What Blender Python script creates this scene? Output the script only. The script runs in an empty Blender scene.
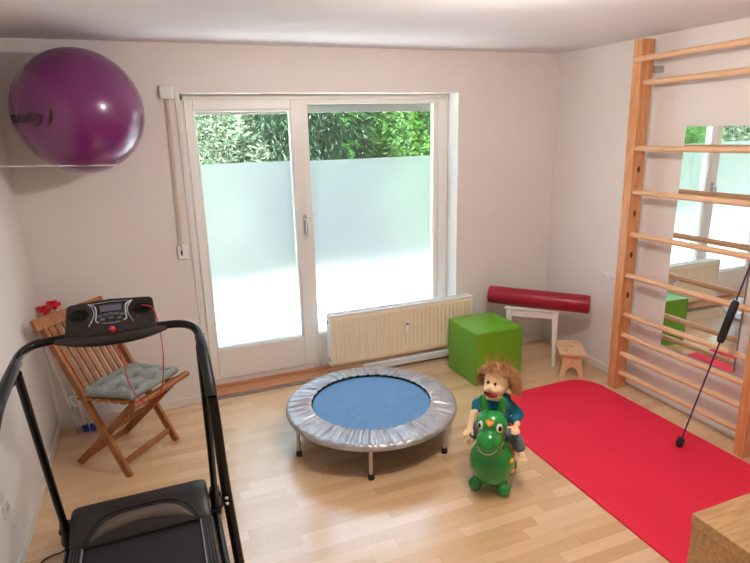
import bpy, bmesh, math, random
from mathutils import Vector, Matrix, Euler
random.seed(7)
PI = math.pi
scene = bpy.context.scene
COL = scene.collection

# ------------------------------------------------------------------ camera
cam_data = bpy.data.cameras.new('camera')
cam = bpy.data.objects.new('camera', cam_data)
COL.objects.link(cam)
cam_data.sensor_width = 36.0
cam_data.lens = 36.0 * 565.97 / 750.0
cam_data.clip_start = 0.05
R_ = Vector((0.92878048, -0.36988155, -0.02354682))
U_ = Vector((0.11821722, 0.23543442, 0.96467369))
F_ = Vector((0.35127126, 0.89875373, -0.26239327))
cam.matrix_world = Matrix(((R_.x, U_.x, -F_.x, 0.7518), (R_.y, U_.y, -F_.y, -3.977), (R_.z, U_.z, -F_.z, 1.9111), (0, 0, 0, 1)))
scene.camera = cam

# ------------------------------------------------------------------ world, sun, exposure
SKY = 4.3
SUN = 52.0
LAMP_W = 53.0
world = bpy.data.worlds.new('sky')
scene.world = world
world.use_nodes = True
wnt = world.node_tree
bg = wnt.nodes['Background']
tc = wnt.nodes.new('ShaderNodeTexCoord')
sep = wnt.nodes.new('ShaderNodeSeparateXYZ')
rmp = wnt.nodes.new('ShaderNodeValToRGB')
rmp.color_ramp.elements[0].position = 0.0
rmp.color_ramp.elements[0].color = (0.80, 0.92, 1.0, 1)
rmp.color_ramp.elements[1].position = 0.7
rmp.color_ramp.elements[1].color = (0.50, 0.76, 1.0, 1)
wnt.links.new(tc.outputs['Generated'], sep.inputs[0])
wnt.links.new(sep.outputs['Z'], rmp.inputs[0])
wnt.links.new(rmp.outputs[0], bg.inputs['Color'])
bg.inputs['Strength'].default_value = SKY
sun_d = bpy.data.lights.new('sun', 'SUN')
sun_d.energy = SUN
sun_d.angle = 0.02
sun_d.color = (1.0, 0.97, 0.93)
sun = bpy.data.objects.new('sun', sun_d)
COL.objects.link(sun)
sun.rotation_euler = Vector((0.30, 0.22, -1.0)).to_track_quat('-Z', 'Y').to_euler()
vs = scene.view_settings
vs.view_transform = 'Standard'
vs.look = 'None'
vs.gamma = 1.0
vs.use_curve_mapping = False
vs.exposure = 0.12

# ------------------------------------------------------------------ helpers
def lin(c):
    c = c / 255.0
    return c / 12.92 if c <= 0.04045 else ((c + 0.055) / 1.055) ** 2.4

def rgb(r, g, b):
    return (lin(r), lin(g), lin(b), 1.0)

MATS = {}

def mat(name, c=(200, 200, 200), rough=0.5, metal=0.0, c2=None, scale=20.0, stretch=(1, 1, 1), bump=0.0, bscale=None,
        coat=0.0, trans=0.0, emit=None, estr=0.0, spec=0.5, detail=4.0, lo=0.35, hi=0.65, sheen=0.0, bdist=0.01):
    m = bpy.data.materials.new(name)
    m.use_nodes = True
    nt = m.node_tree
    b = nt.nodes['Principled BSDF']
    b.inputs['Base Color'].default_value = rgb(*c)
    b.inputs['Roughness'].default_value = rough
    b.inputs['Metallic'].default_value = metal
    b.inputs['Coat Weight'].default_value = coat
    b.inputs['Coat Roughness'].default_value = 0.1
    b.inputs['Transmission Weight'].default_value = trans
    b.inputs['Specular IOR Level'].default_value = spec
    b.inputs['Sheen Weight'].default_value = sheen
    if emit:
        b.inputs['Emission Color'].default_value = rgb(*emit)
        b.inputs['Emission Strength'].default_value = estr
    if c2 or bump:
        t = nt.nodes.new('ShaderNodeTexCoord')
        mp = nt.nodes.new('ShaderNodeMapping')
        mp.inputs['Scale'].default_value = stretch
        nt.links.new(t.outputs['Object'], mp.inputs[0])
    if c2:
        n = nt.nodes.new('ShaderNodeTexNoise')
        n.inputs['Scale'].default_value = scale
        n.inputs['Detail'].default_value = detail
        nt.links.new(mp.outputs[0], n.inputs['Vector'])
        r = nt.nodes.new('ShaderNodeValToRGB')
        r.color_ramp.elements[0].position = lo
        r.color_ramp.elements[1].position = hi
        r.color_ramp.elements[0].color = rgb(*c)
        r.color_ramp.elements[1].color = rgb(*c2)
        nt.links.new(n.outputs['Fac'], r.inputs[0])
        nt.links.new(r.outputs[0], b.inputs['Base Color'])
    if bump:
        n2 = nt.nodes.new('ShaderNodeTexNoise')
        n2.inputs['Scale'].default_value = bscale or scale
        n2.inputs['Detail'].default_value = 3
        nt.links.new(mp.outputs[0], n2.inputs['Vector'])
        bp = nt.nodes.new('ShaderNodeBump')
        bp.inputs['Strength'].default_value = bump
        bp.inputs['Distance'].default_value = bdist
        nt.links.new(n2.outputs['Fac'], bp.inputs['Height'])
        nt.links.new(bp.outputs[0], b.inputs['Normal'])
    MATS[name] = m
    return m

class MB:
    """collects shapes, then links them as one mesh object"""
    def __init__(self):
        self.bm = bmesh.new()

    def poly(self, verts, faces, M=None):
        vs_ = [self.bm.verts.new(M @ Vector(v) if M else Vector(v)) for v in verts]
        for f in faces:
            try:
                self.bm.faces.new([vs_[i] for i in f])
            except ValueError:
                pass
        return vs_

    def box(self, lo, hi, M=None):
        x0, y0, z0 = lo
        x1, y1, z1 = hi
        v = [(x0, y0, z0), (x1, y0, z0), (x1, y1, z0), (x0, y1, z0), (x0, y0, z1), (x1, y0, z1), (x1, y1, z1), (x0, y1, z1)]
        f = [(0, 3, 2, 1), (4, 5, 6, 7), (0, 1, 5, 4), (1, 2, 6, 5), (2, 3, 7, 6), (3, 0, 4, 7)]
        self.poly(v, f, M)
        return self

    def bar(self, a, b, w, t, up=(0, 0, 1)):
        """rectangular bar from a to b: w along the side direction, t along the other"""
        a, b = Vector(a), Vector(b)
        d = (b - a)
        L = d.length
        d.normalize()
        s = d.cross(Vector(up))
        if s.length < 1e-4:
            s = d.cross(Vector((1, 0, 0)))
        s.normalize()
        u = s.cross(d)
        M = Matrix(((s.x, u.x, d.x, a.x), (s.y, u.y, d.y, a.y), (s.z, u.z, d.z, a.z), (0, 0, 0, 1)))
        self.box((-w / 2, -t / 2, 0), (w / 2, t / 2, L), M)
        return self

    def tube(self, pts, rad, n=12, cap=True, flat=1.0):
        pts = [Vector(p) for p in pts]
        rads = rad if isinstance(rad, (list, tuple)) else [rad] * len(pts)
        rings = []
        prev = None
        for i, p in enumerate(pts):
            if i == 0:
                d = pts[1] - p
            elif i == len(pts) - 1:
                d = p - pts[i - 1]
            else:
                d = (pts[i + 1] - p).normalized() + (p - pts[i - 1]).normalized()
            d.normalize()
            if prev is None:
                s = d.cross(Vector((0, 0, 1)))
                if s.length < 1e-3:
                    s = d.cross(Vector((1, 0, 0)))
            else:
                s = prev - d * prev.dot(d)
            s.normalize()
            prev = s
            u = d.cross(s)
            rings.append([self.bm.verts.new(p + s * math.cos(2 * PI * k / n) * rads[i] + u * math.sin(2 * PI * k / n) * rads[i] * flat) for k in range(n)])
        for a, b in zip(rings, rings[1:]):
            for k in range(n):
                self.bm.faces.new((a[k], a[(k + 1) % n], b[(k + 1) % n], b[k]))
        if cap:
            self.bm.faces.new(rings[0][::-1])
            self.bm.faces.new(rings[-1])
        return self

    def lathe(self, prof, n=48, M=None, axis='Z'):
        rings = []
        for r, z in prof:
            if r < 1e-6:
                rings.append([self.bm.verts.new(M @ Vector((0, 0, z)) if M else Vector((0, 0, z)))])
            else:
                ring = []
                for k in range(n):
                    v = Vector((r * math.cos(2 * PI * k / n), r * math.sin(2 * PI * k / n), z))
                    ring.append(self.bm.verts.new(M @ v if M else v))
                rings.append(ring)
        for a, b in zip(rings, rings[1:]):
            for k in range(n):
                if len(a) == 1 and len(b) == 1:
                    continue
                if len(a) == 1:
                    self.bm.faces.new((a[0], b[k], b[(k + 1) % n]))
                elif len(b) == 1:
                    self.bm.faces.new((a[k], a[(k + 1) % n], b[0]))
                else:
                    self.bm.faces.new((a[k], a[(k + 1) % n], b[(k + 1) % n], b[k]))
        return self

    def ell(self, c, r, rot=(0, 0, 0), n=24, m=14):
        M = Matrix.Translation(c) @ Euler(rot).to_matrix().to_4x4() @ Matrix.Diagonal((r[0], r[1], r[2], 1))
        prof = [(math.sin(PI * i / m), -math.cos(PI * i / m)) for i in range(m + 1)]
        prof[0] = (0, -1)
        prof[-1] = (0, 1)
        self.lathe(prof, n, M)
        return self

    def capsule(self, a, b, ra, rb, n=14):
        a, b = Vector(a), Vector(b)
        steps = 10
        pts, rads = [], []
        d = (b - a).normalized()
        for i in range(5):
            t = math.cos(PI / 2 * (1 - i / 4.0) + 0) if False else math.sin(PI / 2 * i / 4.0)
            pts.append(a - d * ra * math.cos(PI / 2 * i / 4.0))
            rads.append(max(ra * t, ra * 0.05))
        for i in range(1, steps):
            pts.append(a.lerp(b, i / steps))
            rads.append(ra + (rb - ra) * i / steps)
        for i in range(5):
            pts.append(b + d * rb * math.sin(PI / 2 * i / 4.0))
            rads.append(max(rb * math.cos(PI / 2 * i / 4.0), rb * 0.05))
        self.tube(pts, rads, n)
        return self

    def prism(self, pts, depth, M=None):
        """outline in local XY, extruded along local Z from 0 to depth"""
        n = len(pts)
        v = [(x, y, 0) for x, y in pts] + [(x, y, depth) for x, y in pts]
        f = [tuple(range(n))[::-1], tuple(range(n, 2 * n))] + [(i, (i + 1) % n, n + (i + 1) % n, n + i) for i in range(n)]
        self.poly(v, f, M)
        return self

    def build(self, name, m, parent=None, bevel=0.0, seg=2, smooth=35, loc=None, rot=None, remesh=0.0, sm=0):
        bmesh.ops.recalc_face_normals(self.bm, faces=self.bm.faces)
        me = bpy.data.meshes.new(name)
        self.bm.to_mesh(me)
        self.bm.free()
        o = bpy.data.objects.new(name, me)
        COL.objects.link(o)
        if remesh:
            md = o.modifiers.new('r', 'REMESH')
            md.mode = 'VOXEL'
            md.voxel_size = remesh
            if sm:
                s2 = o.modifiers.new('s', 'SMOOTH')
                s2.iterations = sm
                s2.factor = 0.5
            dg = bpy.context.evaluated_depsgraph_get()
            nm = bpy.data.meshes.new_from_object(o.evaluated_get(dg))
            o.modifiers.clear()
            o.data = nm
            me = nm
            me.name = name
        me.materials.clear()
        me.materials.append(m if not isinstance(m, str) else MATS[m])
        if bevel:
            md = o.modifiers.new('bevel', 'BEVEL')
            md.width = bevel
            md.segments = seg
            md.limit_method = 'ANGLE'
            md.angle_limit = math.radians(30)
        if smooth:
            me.shade_smooth()
            me.set_sharp_from_angle(angle=math.radians(180 if remesh else smooth))
        if parent:
            o.parent = parent
        if loc is not None:
            o.location = loc
        if rot is not None:
            o.rotation_euler = rot
        return o

def thing(name, label, cat, loc=(0, 0, 0), rz=0.0, group=None):
    o = bpy.data.objects.new(name, None)
    o.empty_display_size = 0.1
    COL.objects.link(o)
    o.location = loc
    o.rotation_euler = (0, 0, rz)
    o['label'] = label
    o['category'] = cat
    if group:
        o['group'] = group
    return o

def tag(o, label, cat, group=None):
    o['label'] = label
    o['category'] = cat
    if group:
        o['group'] = group
    return o

def struct(o, label=None):
    o['kind'] = 'structure'
    if label:
        o['label'] = label
    return o

def arc(cx, cy, r, a0, a1, n=8):
    return [(cx + r * math.cos(math.radians(a0 + (a1 - a0) * i / n)), cy + r * math.sin(math.radians(a0 + (a1 - a0) * i / n))) for i in range(n + 1)]

def rrect(w, h, r, n=6, cx=0, cy=0):
    return (arc(cx + w / 2 - r, cy + h / 2 - r, r, 0, 90, n) + arc(cx - w / 2 + r, cy + h / 2 - r, r, 90, 180, n) +
            arc(cx - w / 2 + r, cy - h / 2 + r, r, 180, 270, n) + arc(cx + w / 2 - r, cy - h / 2 + r, r, 270, 360, n))

def spline(pts, per=8):
    """Catmull-Rom through the points"""
    P = [Vector(p) for p in pts]
    P = [P[0] * 2 - P[1]] + P + [P[-1] * 2 - P[-2]]
    out = []
    for i in range(1, len(P) - 2):
        for k in range(per):
            t = k / per
            p0, p1, p2, p3 = P[i - 1], P[i], P[i + 1], P[i + 2]
            out.append(0.5 * ((2 * p1) + (p2 - p0) * t + (2 * p0 - 5 * p1 + 4 * p2 - p3) * t * t + (3 * p1 - p0 - 3 * p2 + p3) * t ** 3))
    out.append(P[-2])
    return out

# ------------------------------------------------------------------ materials
mat('wall_paint', (234, 227, 222), 0.9, c2=(237, 230, 225), scale=3, bump=0.12, bscale=90, bdist=0.004)
mat('ceiling_paint', (232, 229, 231), 0.95, c2=(235, 232, 234), scale=4, bump=0.15, bscale=120, bdist=0.004)
mat('white_paint', (240, 238, 234), 0.45)
mat('baseboard_white', (236, 228, 220), 0.5)
mat('frame_white', (238, 232, 226), 0.35)
mat('beige_panel', (243, 226, 198), 0.45)
mat('radiator_white', (238, 236, 232), 0.4)
mat('grey_metal', (150, 152, 155), 0.35, 0.8)
mat('steel', (190, 190, 192), 0.3, 1.0)
mat('chrome', (225, 225, 228), 0.12, 1.0)
mat('threshold_wood', (206, 150, 110), 0.45, c2=(190, 132, 94), scale=8, stretch=(1, 12, 12))
mat('teak', (176, 112, 62), 0.5, c2=(136, 78, 40), scale=9, stretch=(6, 6, 1.2), lo=0.3, hi=0.75)
mat('ladder_pine', (222, 160, 108), 0.42, c2=(202, 132, 80), scale=7, stretch=(9, 9, 0.8), coat=0.15)
mat('ladder_pine_light', (232, 190, 152), 0.42, c2=(220, 170, 128), scale=7, stretch=(12, 1, 12), coat=0.15)
mat('wood_hole', (92, 56, 34), 0.8)
mat('box_oak', (200, 160, 112), 0.5, c2=(178, 134, 88), scale=6, stretch=(1.2, 10, 10), coat=0.1)
mat('stool_pine', (240, 204, 164), 0.55, c2=(226, 182, 138), scale=8, stretch=(8, 1.2, 8))
mat('black_plastic', (24, 22, 23), 0.32, c2=(30, 28, 29), scale=200)
mat('console_black', (36, 29, 27), 0.28, bump=0.08, bscale=400)
mat('hood_black', (34, 29, 31), 0.36, bump=0.1, bscale=300)
mat('black_metal', (22, 20, 20), 0.22, 0.3)
mat('black_rubber', (34, 33, 36), 0.75, bump=0.2, bscale=300)
mat('foam_black', (24, 26, 30), 0.42, bump=0.1, bscale=300)
mat('belt_black', (30, 27, 30), 0.55, bump=0.25, bscale=500)
mat('cup_black', (6, 6, 7), 0.6, spec=0.2)
mat('rail_grey', (64, 62, 68), 0.4)
mat('silver_print', (176, 182, 192), 0.35, 0.5)
mat('lcd_grey', (96, 96, 112), 0.25)
mat('key_grey', (92, 94, 106), 0.4)
mat('hood_grey', (96, 84, 74), 0.5)
mat('red_plastic', (214, 24, 44), 0.35)
mat('red_cord', (196, 30, 48), 0.6)
mat('ball_purple', (108, 20, 94), 0.26, coat=0.6, c2=(114, 22, 100), scale=2)
mat('ball_print', (34, 14, 28), 0.4)
mat('green_vinyl', (98, 166, 28), 0.34, coat=0.35, bump=0.12, bscale=160, bdist=0.003)
mat('maroon_vinyl', (150, 8, 40), 0.36, bump=0.06, bscale=60, bdist=0.003)
mat('mat_red', (232, 26, 66), 0.62, c2=(226, 24, 62), scale=3, bump=0.25, bscale=260, bdist=0.003)
mat('mat_emboss', (206, 22, 52), 0.6)
mat('tramp_blue', (92, 138, 184), 0.55, c2=(84, 129, 174), scale=30, bump=0.15, bscale=240)
mat('silver_fabric', (170, 170, 176), 0.32, 0.5, c2=(196, 196, 202), scale=14, bump=0.3, bscale=30)
mat('band_black', (22, 24, 28), 0.8)
mat('pony_green', (4, 138, 50), 0.25, coat=0.5)
mat('smile_green', (150, 190, 120), 0.4)
mat('spot_yellow', (240, 196, 30), 0.35)
mat('heart_orange', (246, 150, 40), 0.4)
mat('eye_white', (245, 245, 240), 0.25)
mat('eye_black', (18, 12, 12), 0.15)
mat('doll_skin', (250, 208, 162), 0.8, sheen=0.2)
mat('doll_mouth', (150, 24, 30), 0.7)
mat('doll_hair', (140, 86, 42), 0.6, c2=(214, 158, 100), scale=55, stretch=(1, 1, 0.25), lo=0.35, hi=0.65)
mat('hoodie_teal', (10, 112, 136), 0.9, c2=(8, 98, 122), scale=60, bump=0.3, bscale=180)
mat('pocket_grey', (112, 118, 128), 0.9)
mat('trouser_grey', (96, 104, 116), 0.95, c2=(120, 128, 138), scale=140, bump=0.2, bscale=200)
mat('cushion_green', (152, 158, 152), 0.92, c2=(140, 147, 141), scale=90, bump=0.3, bscale=240)
mat('pole_white', (216, 210, 204), 0.4)
mat('clip_orange', (216, 116, 40), 0.5)
mat('tip_blue', (24, 56, 160), 0.4)
mat('tip_green', (20, 110, 70), 0.4)
mat('clip_grey', (176, 170, 172), 0.5)
mat('rod_purple', (62, 30, 76), 0.35)
mat('strap_beige', (206, 190, 170), 0.8)
mat('shutter_grey', (176, 180, 178), 0.55)
mat('socket_dark', (60, 58, 60), 0.6)
mat('cord_white', (232, 228, 220), 0.4)
mat('paving', (222, 222, 222), 0.9, c2=(206, 206, 206), scale=6, bump=0.2, bscale=30)
mat('lawn', (78, 100, 48), 0.95, c2=(60, 82, 36), scale=20, bump=0.6, bscale=80)
mat('bark', (92, 74, 58), 0.9, bump=0.6, bscale=30)
mat('outer_render', (226, 220, 210), 0.9)

def leafmat(name, c, c2, scale=5.0):
    m = mat(name, c, 0.5, c2=c2, scale=scale, lo=0.35, hi=0.62)
    nt = m.node_tree
    b = nt.nodes['Principled BSDF']
    tr = nt.nodes.new('ShaderNodeBsdfTranslucent')
    mx = nt.nodes.new('ShaderNodeMixShader')
    mx.inputs[0].default_value = 0.35
    src = b.inputs['Base Color'].links[0].from_socket
    nt.links.new(src, tr.inputs['Color'])
    nt.links.new(b.outputs[0], mx.inputs[1])
    nt.links.new(tr.outputs[0], mx.inputs[2])
    nt.links.new(mx.outputs[0], nt.nodes['Material Output'].inputs[0])
    return m
leafmat('leaf_silver', (84, 112, 78), (150, 166, 140), 7)
leafmat('leaf_conifer', (28, 60, 40), (48, 88, 58), 5)
leafmat('leaf_frond', (60, 112, 44), (84, 132, 54), 5)
leafmat('leaf_bright', (52, 102, 40), (92, 138, 66), 7)
leafmat('leaf_dark', (30, 50, 30), (52, 76, 44), 3)

def thin_glass():
    m = bpy.data.materials.new('clear_glass')
    m.use_nodes = True
    nt = m.node_tree
    nt.nodes.remove(nt.nodes['Principled BSDF'])
    t = nt.nodes.new('ShaderNodeBsdfTransparent')
    t.inputs[0].default_value = (0.95, 0.98, 0.97, 1)
    g = nt.nodes.new('ShaderNodeBsdfGlossy')
    g.inputs['Roughness'].default_value = 0.0
    mx = nt.nodes.new('ShaderNodeMixShader')
    mx.inputs[0].default_value = 0.06
    nt.links.new(t.outputs[0], mx.inputs[1])
    nt.links.new(g.outputs[0], mx.inputs[2])
    nt.links.new(mx.outputs[0], nt.nodes['Material Output'].inputs[0])
    MATS['clear_glass'] = m

def film_mat():
    m = bpy.data.materials.new('frosted_film')
    m.use_nodes = True
    nt = m.node_tree
    nt.nodes.remove(nt.nodes['Principled BSDF'])
    t = nt.nodes.new('ShaderNodeBsdfTranslucent')
    t.inputs[0].default_value = (0.95, 0.93, 0.97, 1)
    t2 = nt.nodes.new('ShaderNodeBsdfRefraction')
    t2.inputs['IOR'].default_value = 1.18
    t2.inputs['Roughness'].default_value = 0.5
    t2.inputs[0].default_value = (0.97, 0.95, 0.98, 1)
    mx = nt.nodes.new('ShaderNodeMixShader')
    mx.inputs[0].default_value = 0.83
    tcn = nt.nodes.new('ShaderNodeTexCoord')
    ns = nt.nodes.new('ShaderNodeTexNoise')
    ns.inputs['Scale'].default_value = 160
    bp = nt.nodes.new('ShaderNodeBump')
    bp.inputs['Strength'].default_value = 0.3
    bp.inputs['Distance'].default_value = 0.003
    nt.links.new(tcn.outputs['Object'], ns.inputs['Vector'])
    nt.links.new(ns.outputs['Fac'], bp.inputs['Height'])
    nt.links.new(bp.outputs[0], t.inputs['Normal'])
    nt.links.new(t.outputs[0], mx.inputs[1])
    nt.links.new(t2.outputs[0], mx.inputs[2])
    nt.links.new(mx.outputs[0], nt.nodes['Material Output'].inputs[0])
    MATS['frosted_film'] = m

thin_glass()
film_mat()
mm = mat('mirror_silver', (240, 243, 242), 0.0, 1.0)

def floor_mat():
    m = bpy.data.materials.new('laminate')
    m.use_nodes = True
    nt = m.node_tree
    N, L = nt.nodes, nt.links
    b = N['Principled BSDF']
    t = N.new('ShaderNodeTexCoord')
    s = N.new('ShaderNodeSeparateXYZ')
    L.new(t.outputs['Object'], s.inputs[0])
    def math_(op, a, b_=None, c=None):
        n = N.new('ShaderNodeMath')
        n.operation = op
        for i, v in enumerate((a, b_, c)):
            if v is None:
                continue
            if isinstance(v, (int, float)):
                n.inputs[i].default_value = v
            else:
                L.new(v, n.inputs[i])
        return n.outputs[0]
    RW, PL = 0.066, 0.46
    row = math_('FLOOR', math_('DIVIDE', s.outputs['Y'], RW))
    wn = N.new('ShaderNodeTexWhiteNoise')
    wn.noise_dimensions = '1D'
    L.new(row, wn.inputs['W'])
    xo = math_('ADD', math_('DIVIDE', s.outputs['X'], PL), math_('MULTIPLY', wn.outputs['Value'], 7.3))
    col = math_('FLOOR', xo)
    cb = N.new('ShaderNodeCombineXYZ')
    L.new(row, cb.inputs[0])
    L.new(col, cb.inputs[1])
    w2 = N.new('ShaderNodeTexWhiteNoise')
    w2.noise_dimensions = '2D'
    L.new(cb.outputs[0], w2.inputs['Vector'])
    # grain
    mp = N.new('ShaderNodeMapping')
    mp.inputs['Scale'].default_value = (1.6, 22, 1)
    L.new(t.outputs['Object'], mp.inputs[0])
    ad = N.new('ShaderNodeVectorMath')
    ad.operation = 'MULTIPLY_ADD'
    L.new(w2.outputs['Color'], ad.inputs[0])
    ad.inputs[1].default_value = (40, 40, 40)
    L.new(mp.outputs[0], ad.inputs[2])
    ng = N.new('ShaderNodeTexNoise')
    ng.inputs['Scale'].default_value = 2.6
    ng.inputs['Detail'].default_value = 6
    ng.inputs['Distortion'].default_value = 0.8
    L.new(ad.outputs[0], ng.inputs['Vector'])
    f = math_('ADD', math_('MULTIPLY', w2.outputs['Value'], 0.62), math_('MULTIPLY', ng.outputs['Fac'], 0.45))
    r = N.new('ShaderNodeValToRGB')
    cr = r.color_ramp
    cr.elements[0].position = 0.12
    cr.elements[0].color = rgb(*FLOOR_C[0])
    cr.elements[1].position = 0.92
    cr.elements[1].color = rgb(*FLOOR_C[2])
    e = cr.elements.new(0.5)
    e.color = rgb(*FLOOR_C[1])
    L.new(f, r.inputs[0])
    # seams: strip ends and plank sides
    fx = math_('FRACT', xo)
    sx = math_('LESS_THAN', fx, 0.006)
    fy = math_('FRACT', math_('DIVIDE', s.outputs['Y'], RW))
    sy = math_('LESS_THAN', fy, 0.03)
    seam = math_('MAXIMUM', sx, sy)
    mxn = N.new('ShaderNodeMix')
    mxn.data_type = 'RGBA'
    mxn.blend_type = 'MULTIPLY'
    L.new(math_('MULTIPLY', seam, 0.35), mxn.inputs[0])
    L.new(r.outputs[0], mxn.inputs[6])
    mxn.inputs[7].default_value = (0.55, 0.42, 0.32, 1)
    L.new(mxn.outputs[2], b.inputs['Base Color'])
    b.inputs['Roughness'].default_value = 0.3
    b.inputs['Specular IOR Level'].default_value = 0.8
    b.inputs['Coat Weight'].default_value = 1.0
    b.inputs['Coat Roughness'].default_value = 0.17
    b.inputs['Coat IOR'].default_value = 1.75
    MATS['laminate'] = m

FLOOR_C = ((210, 164, 116), (224, 182, 136), (237, 201, 160))
floor_mat()

# ------------------------------------------------------------------ room
W, H, YF = 3.949, 2.45, -4.75
OX0, OX1, OZ1 = 1.0, 3.03, 2.157           # opening in the back wall
T = 0.32
struct(MB().box((-0.3, YF - 0.3, -0.12), (W + 0.3, T, 0)).build('floor', 'laminate', smooth=0))
struct(MB().box((-0.3, YF - 0.3, H), (W + 0.3, T, H + 0.25)).build('ceiling', 'ceiling_paint', smooth=0))
struct(MB().box((-0.3, YF - 0.3, 0), (0, T, H)).build('wall_left', 'wall_paint', smooth=0))
struct(MB().box((W, YF - 0.3, 0), (W + 0.3, T, H)).build('wall_right', 'wall_paint', smooth=0))
struct(MB().box((0, YF - 0.3, 0), (W, YF, H)).build('wall_front', 'wall_paint', smooth=0))
wb = MB()
wb.box((0, 0, 0), (OX0, T, H))
wb.box((OX1, 0, 0), (W, T, H))
wb.box((OX0, 0, OZ1), (OX1, T, H))
struct(wb.build('wall_back', 'wall_paint', smooth=0))
bb = 0.062
m_ = MB().box((0.0, -0.014, 0), (OX0 - 0.01, 0, bb))
struct(m_.build('baseboard_back', 'baseboard_white', bevel=0.003))
m_ = MB().box((OX1 + 0.0, -0.014, 0), (W, 0, bb))
struct(m_.build('baseboard_corner', 'baseboard_white', bevel=0.003))
struct(MB().box((0, YF, 0), (0.014, -0.014, bb)).build('baseboard_left', 'baseboard_white', bevel=0.003))
struct(MB().box((W - 0.014, YF, 0), (W, -0.014, bb)).build('baseboard_right', 'baseboard_white', bevel=0.003))
struct(MB().box((0.02, YF, 0), (W - 0.02, YF + 0.014, bb)).build('baseboard_front', 'baseboard_white', bevel=0.003))
# recess of the window: white lining, wooden threshold, metal strip
struct(MB().box((OX1 - 0.004, -0.003, 0.0), (OX1, 0.17, OZ1)).box((OX0 + 0.004, -0.003, OZ1 - 0.005), (OX1 - 0.004, 0.17, OZ1)).build('trim_1', 'white_paint', smooth=0))
struct(MB().box((OX0, 0.02, 0.0), (OX1 - 0.004, 0.15, 0.022)).box((OX0, 0.15, 0), (OX1 - 0.004, 0.23, 0.045)).build('trim_2', 'threshold_wood', bevel=0.003))
struct(MB().box((OX0, -0.004, 0.0), (OX1 - 0.004, 0.02, 0.012)).build('trim_3', 'grey_metal', bevel=0.002))

FY = 0.16        # frame face
# fixed frame with the right hand fixed window
win = thing('window_1', 'tall fixed window pane right of the balcony door, frosted below', 'window', (2.45, FY, 0))
struct(win)
def rel(o, parent):
    o.location = tuple(-Vector(parent.location))
    return o
fr = MB()
fr.box((OX0, FY, 0.045), (1.03, FY + 0.07, 2.15))
fr.box((OX0, FY, 2.115), (OX1 - 0.004, FY + 0.07, 2.152))
fr.box((1.835, FY, 0.045), (1.878, FY + 0.07, 2.115))
fr.box((2.94, FY, 0.045), (OX1 - 0.004, FY + 0.07, 2.115))
fr.box((1.03, FY, 0.045), (1.835, FY + 0.07, 0.085))
fr.box((1.878, FY, 0.045), (2.94, FY + 0.07, 0.33))
fr.box((1.878, FY, 2.085), (2.94, FY + 0.07, 2.115))
fr.box((2.905, FY + 0.012, 0.33), (2.94, FY + 0.07, 2.085))
rel(fr.build('window_frame', 'frame_white', win, bevel=0.004), win)
rel(MB().box((1.878, FY + 0.03, 0.33), (2.905, FY + 0.036, 2.085)).build('glass_pane', 'clear_glass', win, smooth=0), win)
rel(MB().box((1.880, FY + 0.0275, 0.332), (2.903, FY + 0.029, 1.684)).build('frosted_film', 'frosted_film', win, smooth=0), win)
sh = MB()
sh.box((1.86, FY + 0.085, 2.028), (2.93, FY + 0.1, 2.30))
rel(sh.build('shutter_edge', 'shutter_grey', win, bevel=0.003), win)

# balcony door
door = thing('door_1', 'white balcony door with frosted glass and a lever handle', 'door', (1.43, FY, 0.085))
struct(door)
dr = MB()
SY = FY - 0.016
dr.box((1.028, SY, 0.09), (1.085, FY + 0.055, 2.118))
dr.box((1.752, SY, 0.09), (1.842, FY + 0.055, 2.118))
dr.box((1.085, SY, 2.052), (1.752, FY + 0.055, 2.118))
dr.box((1.085, SY, 0.09), (1.752, FY + 0.055, 0.328))
rel(dr.build('door_sash', 'frame_white', door, bevel=0.005), door)
bd = MB()
for a, b in (((1.085, 0.328), (1.097, 2.052)), ((1.740, 0.328), (1.752, 2.052)), ((1.097, 0.328), (1.740, 0.34)), ((1.097, 2.04), (1.740, 2.052))):
    bd.box((a[0], FY - 0.006, a[1]), (b[0], FY + 0.05, b[1]))
rel(bd.build('glazing_bead', 'white_paint', door, bevel=0.003), door)
rel(MB().box((1.097, FY + 0.02, 0.34), (1.740, FY + 0.026, 2.04)).build('glass_pane', 'clear_glass', door, smooth=0), door)
rel(MB().box((1.099, FY + 0.0175, 0.342), (1.738, FY + 0.019, 1.692)).build('frosted_film', 'frosted_film', door, smooth=0), door)
rel(MB().box((1.03, FY + 0.085, 2.022), (1.83, FY + 0.1, 2.30)).build('shutter_edge', 'shutter_grey', door, bevel=0.003), door)
hd = MB()
hd.prism(rrect(0.028, 0.15, 0.012, cx=0, cy=0), 0.008, Matrix.Translation((1.812, SY, 1.22)) @ Matrix.Rotation(PI / 2, 4, 'X'))
hd.tube([(1.812, SY - 0.005, 1.255), (1.812, SY - 0.045, 1.255)], 0.009)
hd.tube(spline([(1.812, SY - 0.042, 1.262), (1.812, SY - 0.05, 1.23), (1.814, SY - 0.048, 1.17), (1.815, SY - 0.045, 1.135)], 4), 0.009)
rel(hd.build('door_handle', 'steel', door), door)

# ------------------------------------------------------------------ outside: terrace, lawn, hedge
o = MB().box((-8, T, -0.15), (9, 2.9, -0.05)).build('terrace', 'paving', smooth=0)
struct(o)
o = MB().box((-14, 2.9, -0.2), (14, 16, -0.06)).build('lawn', 'lawn', smooth=0)
struct(o)

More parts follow.
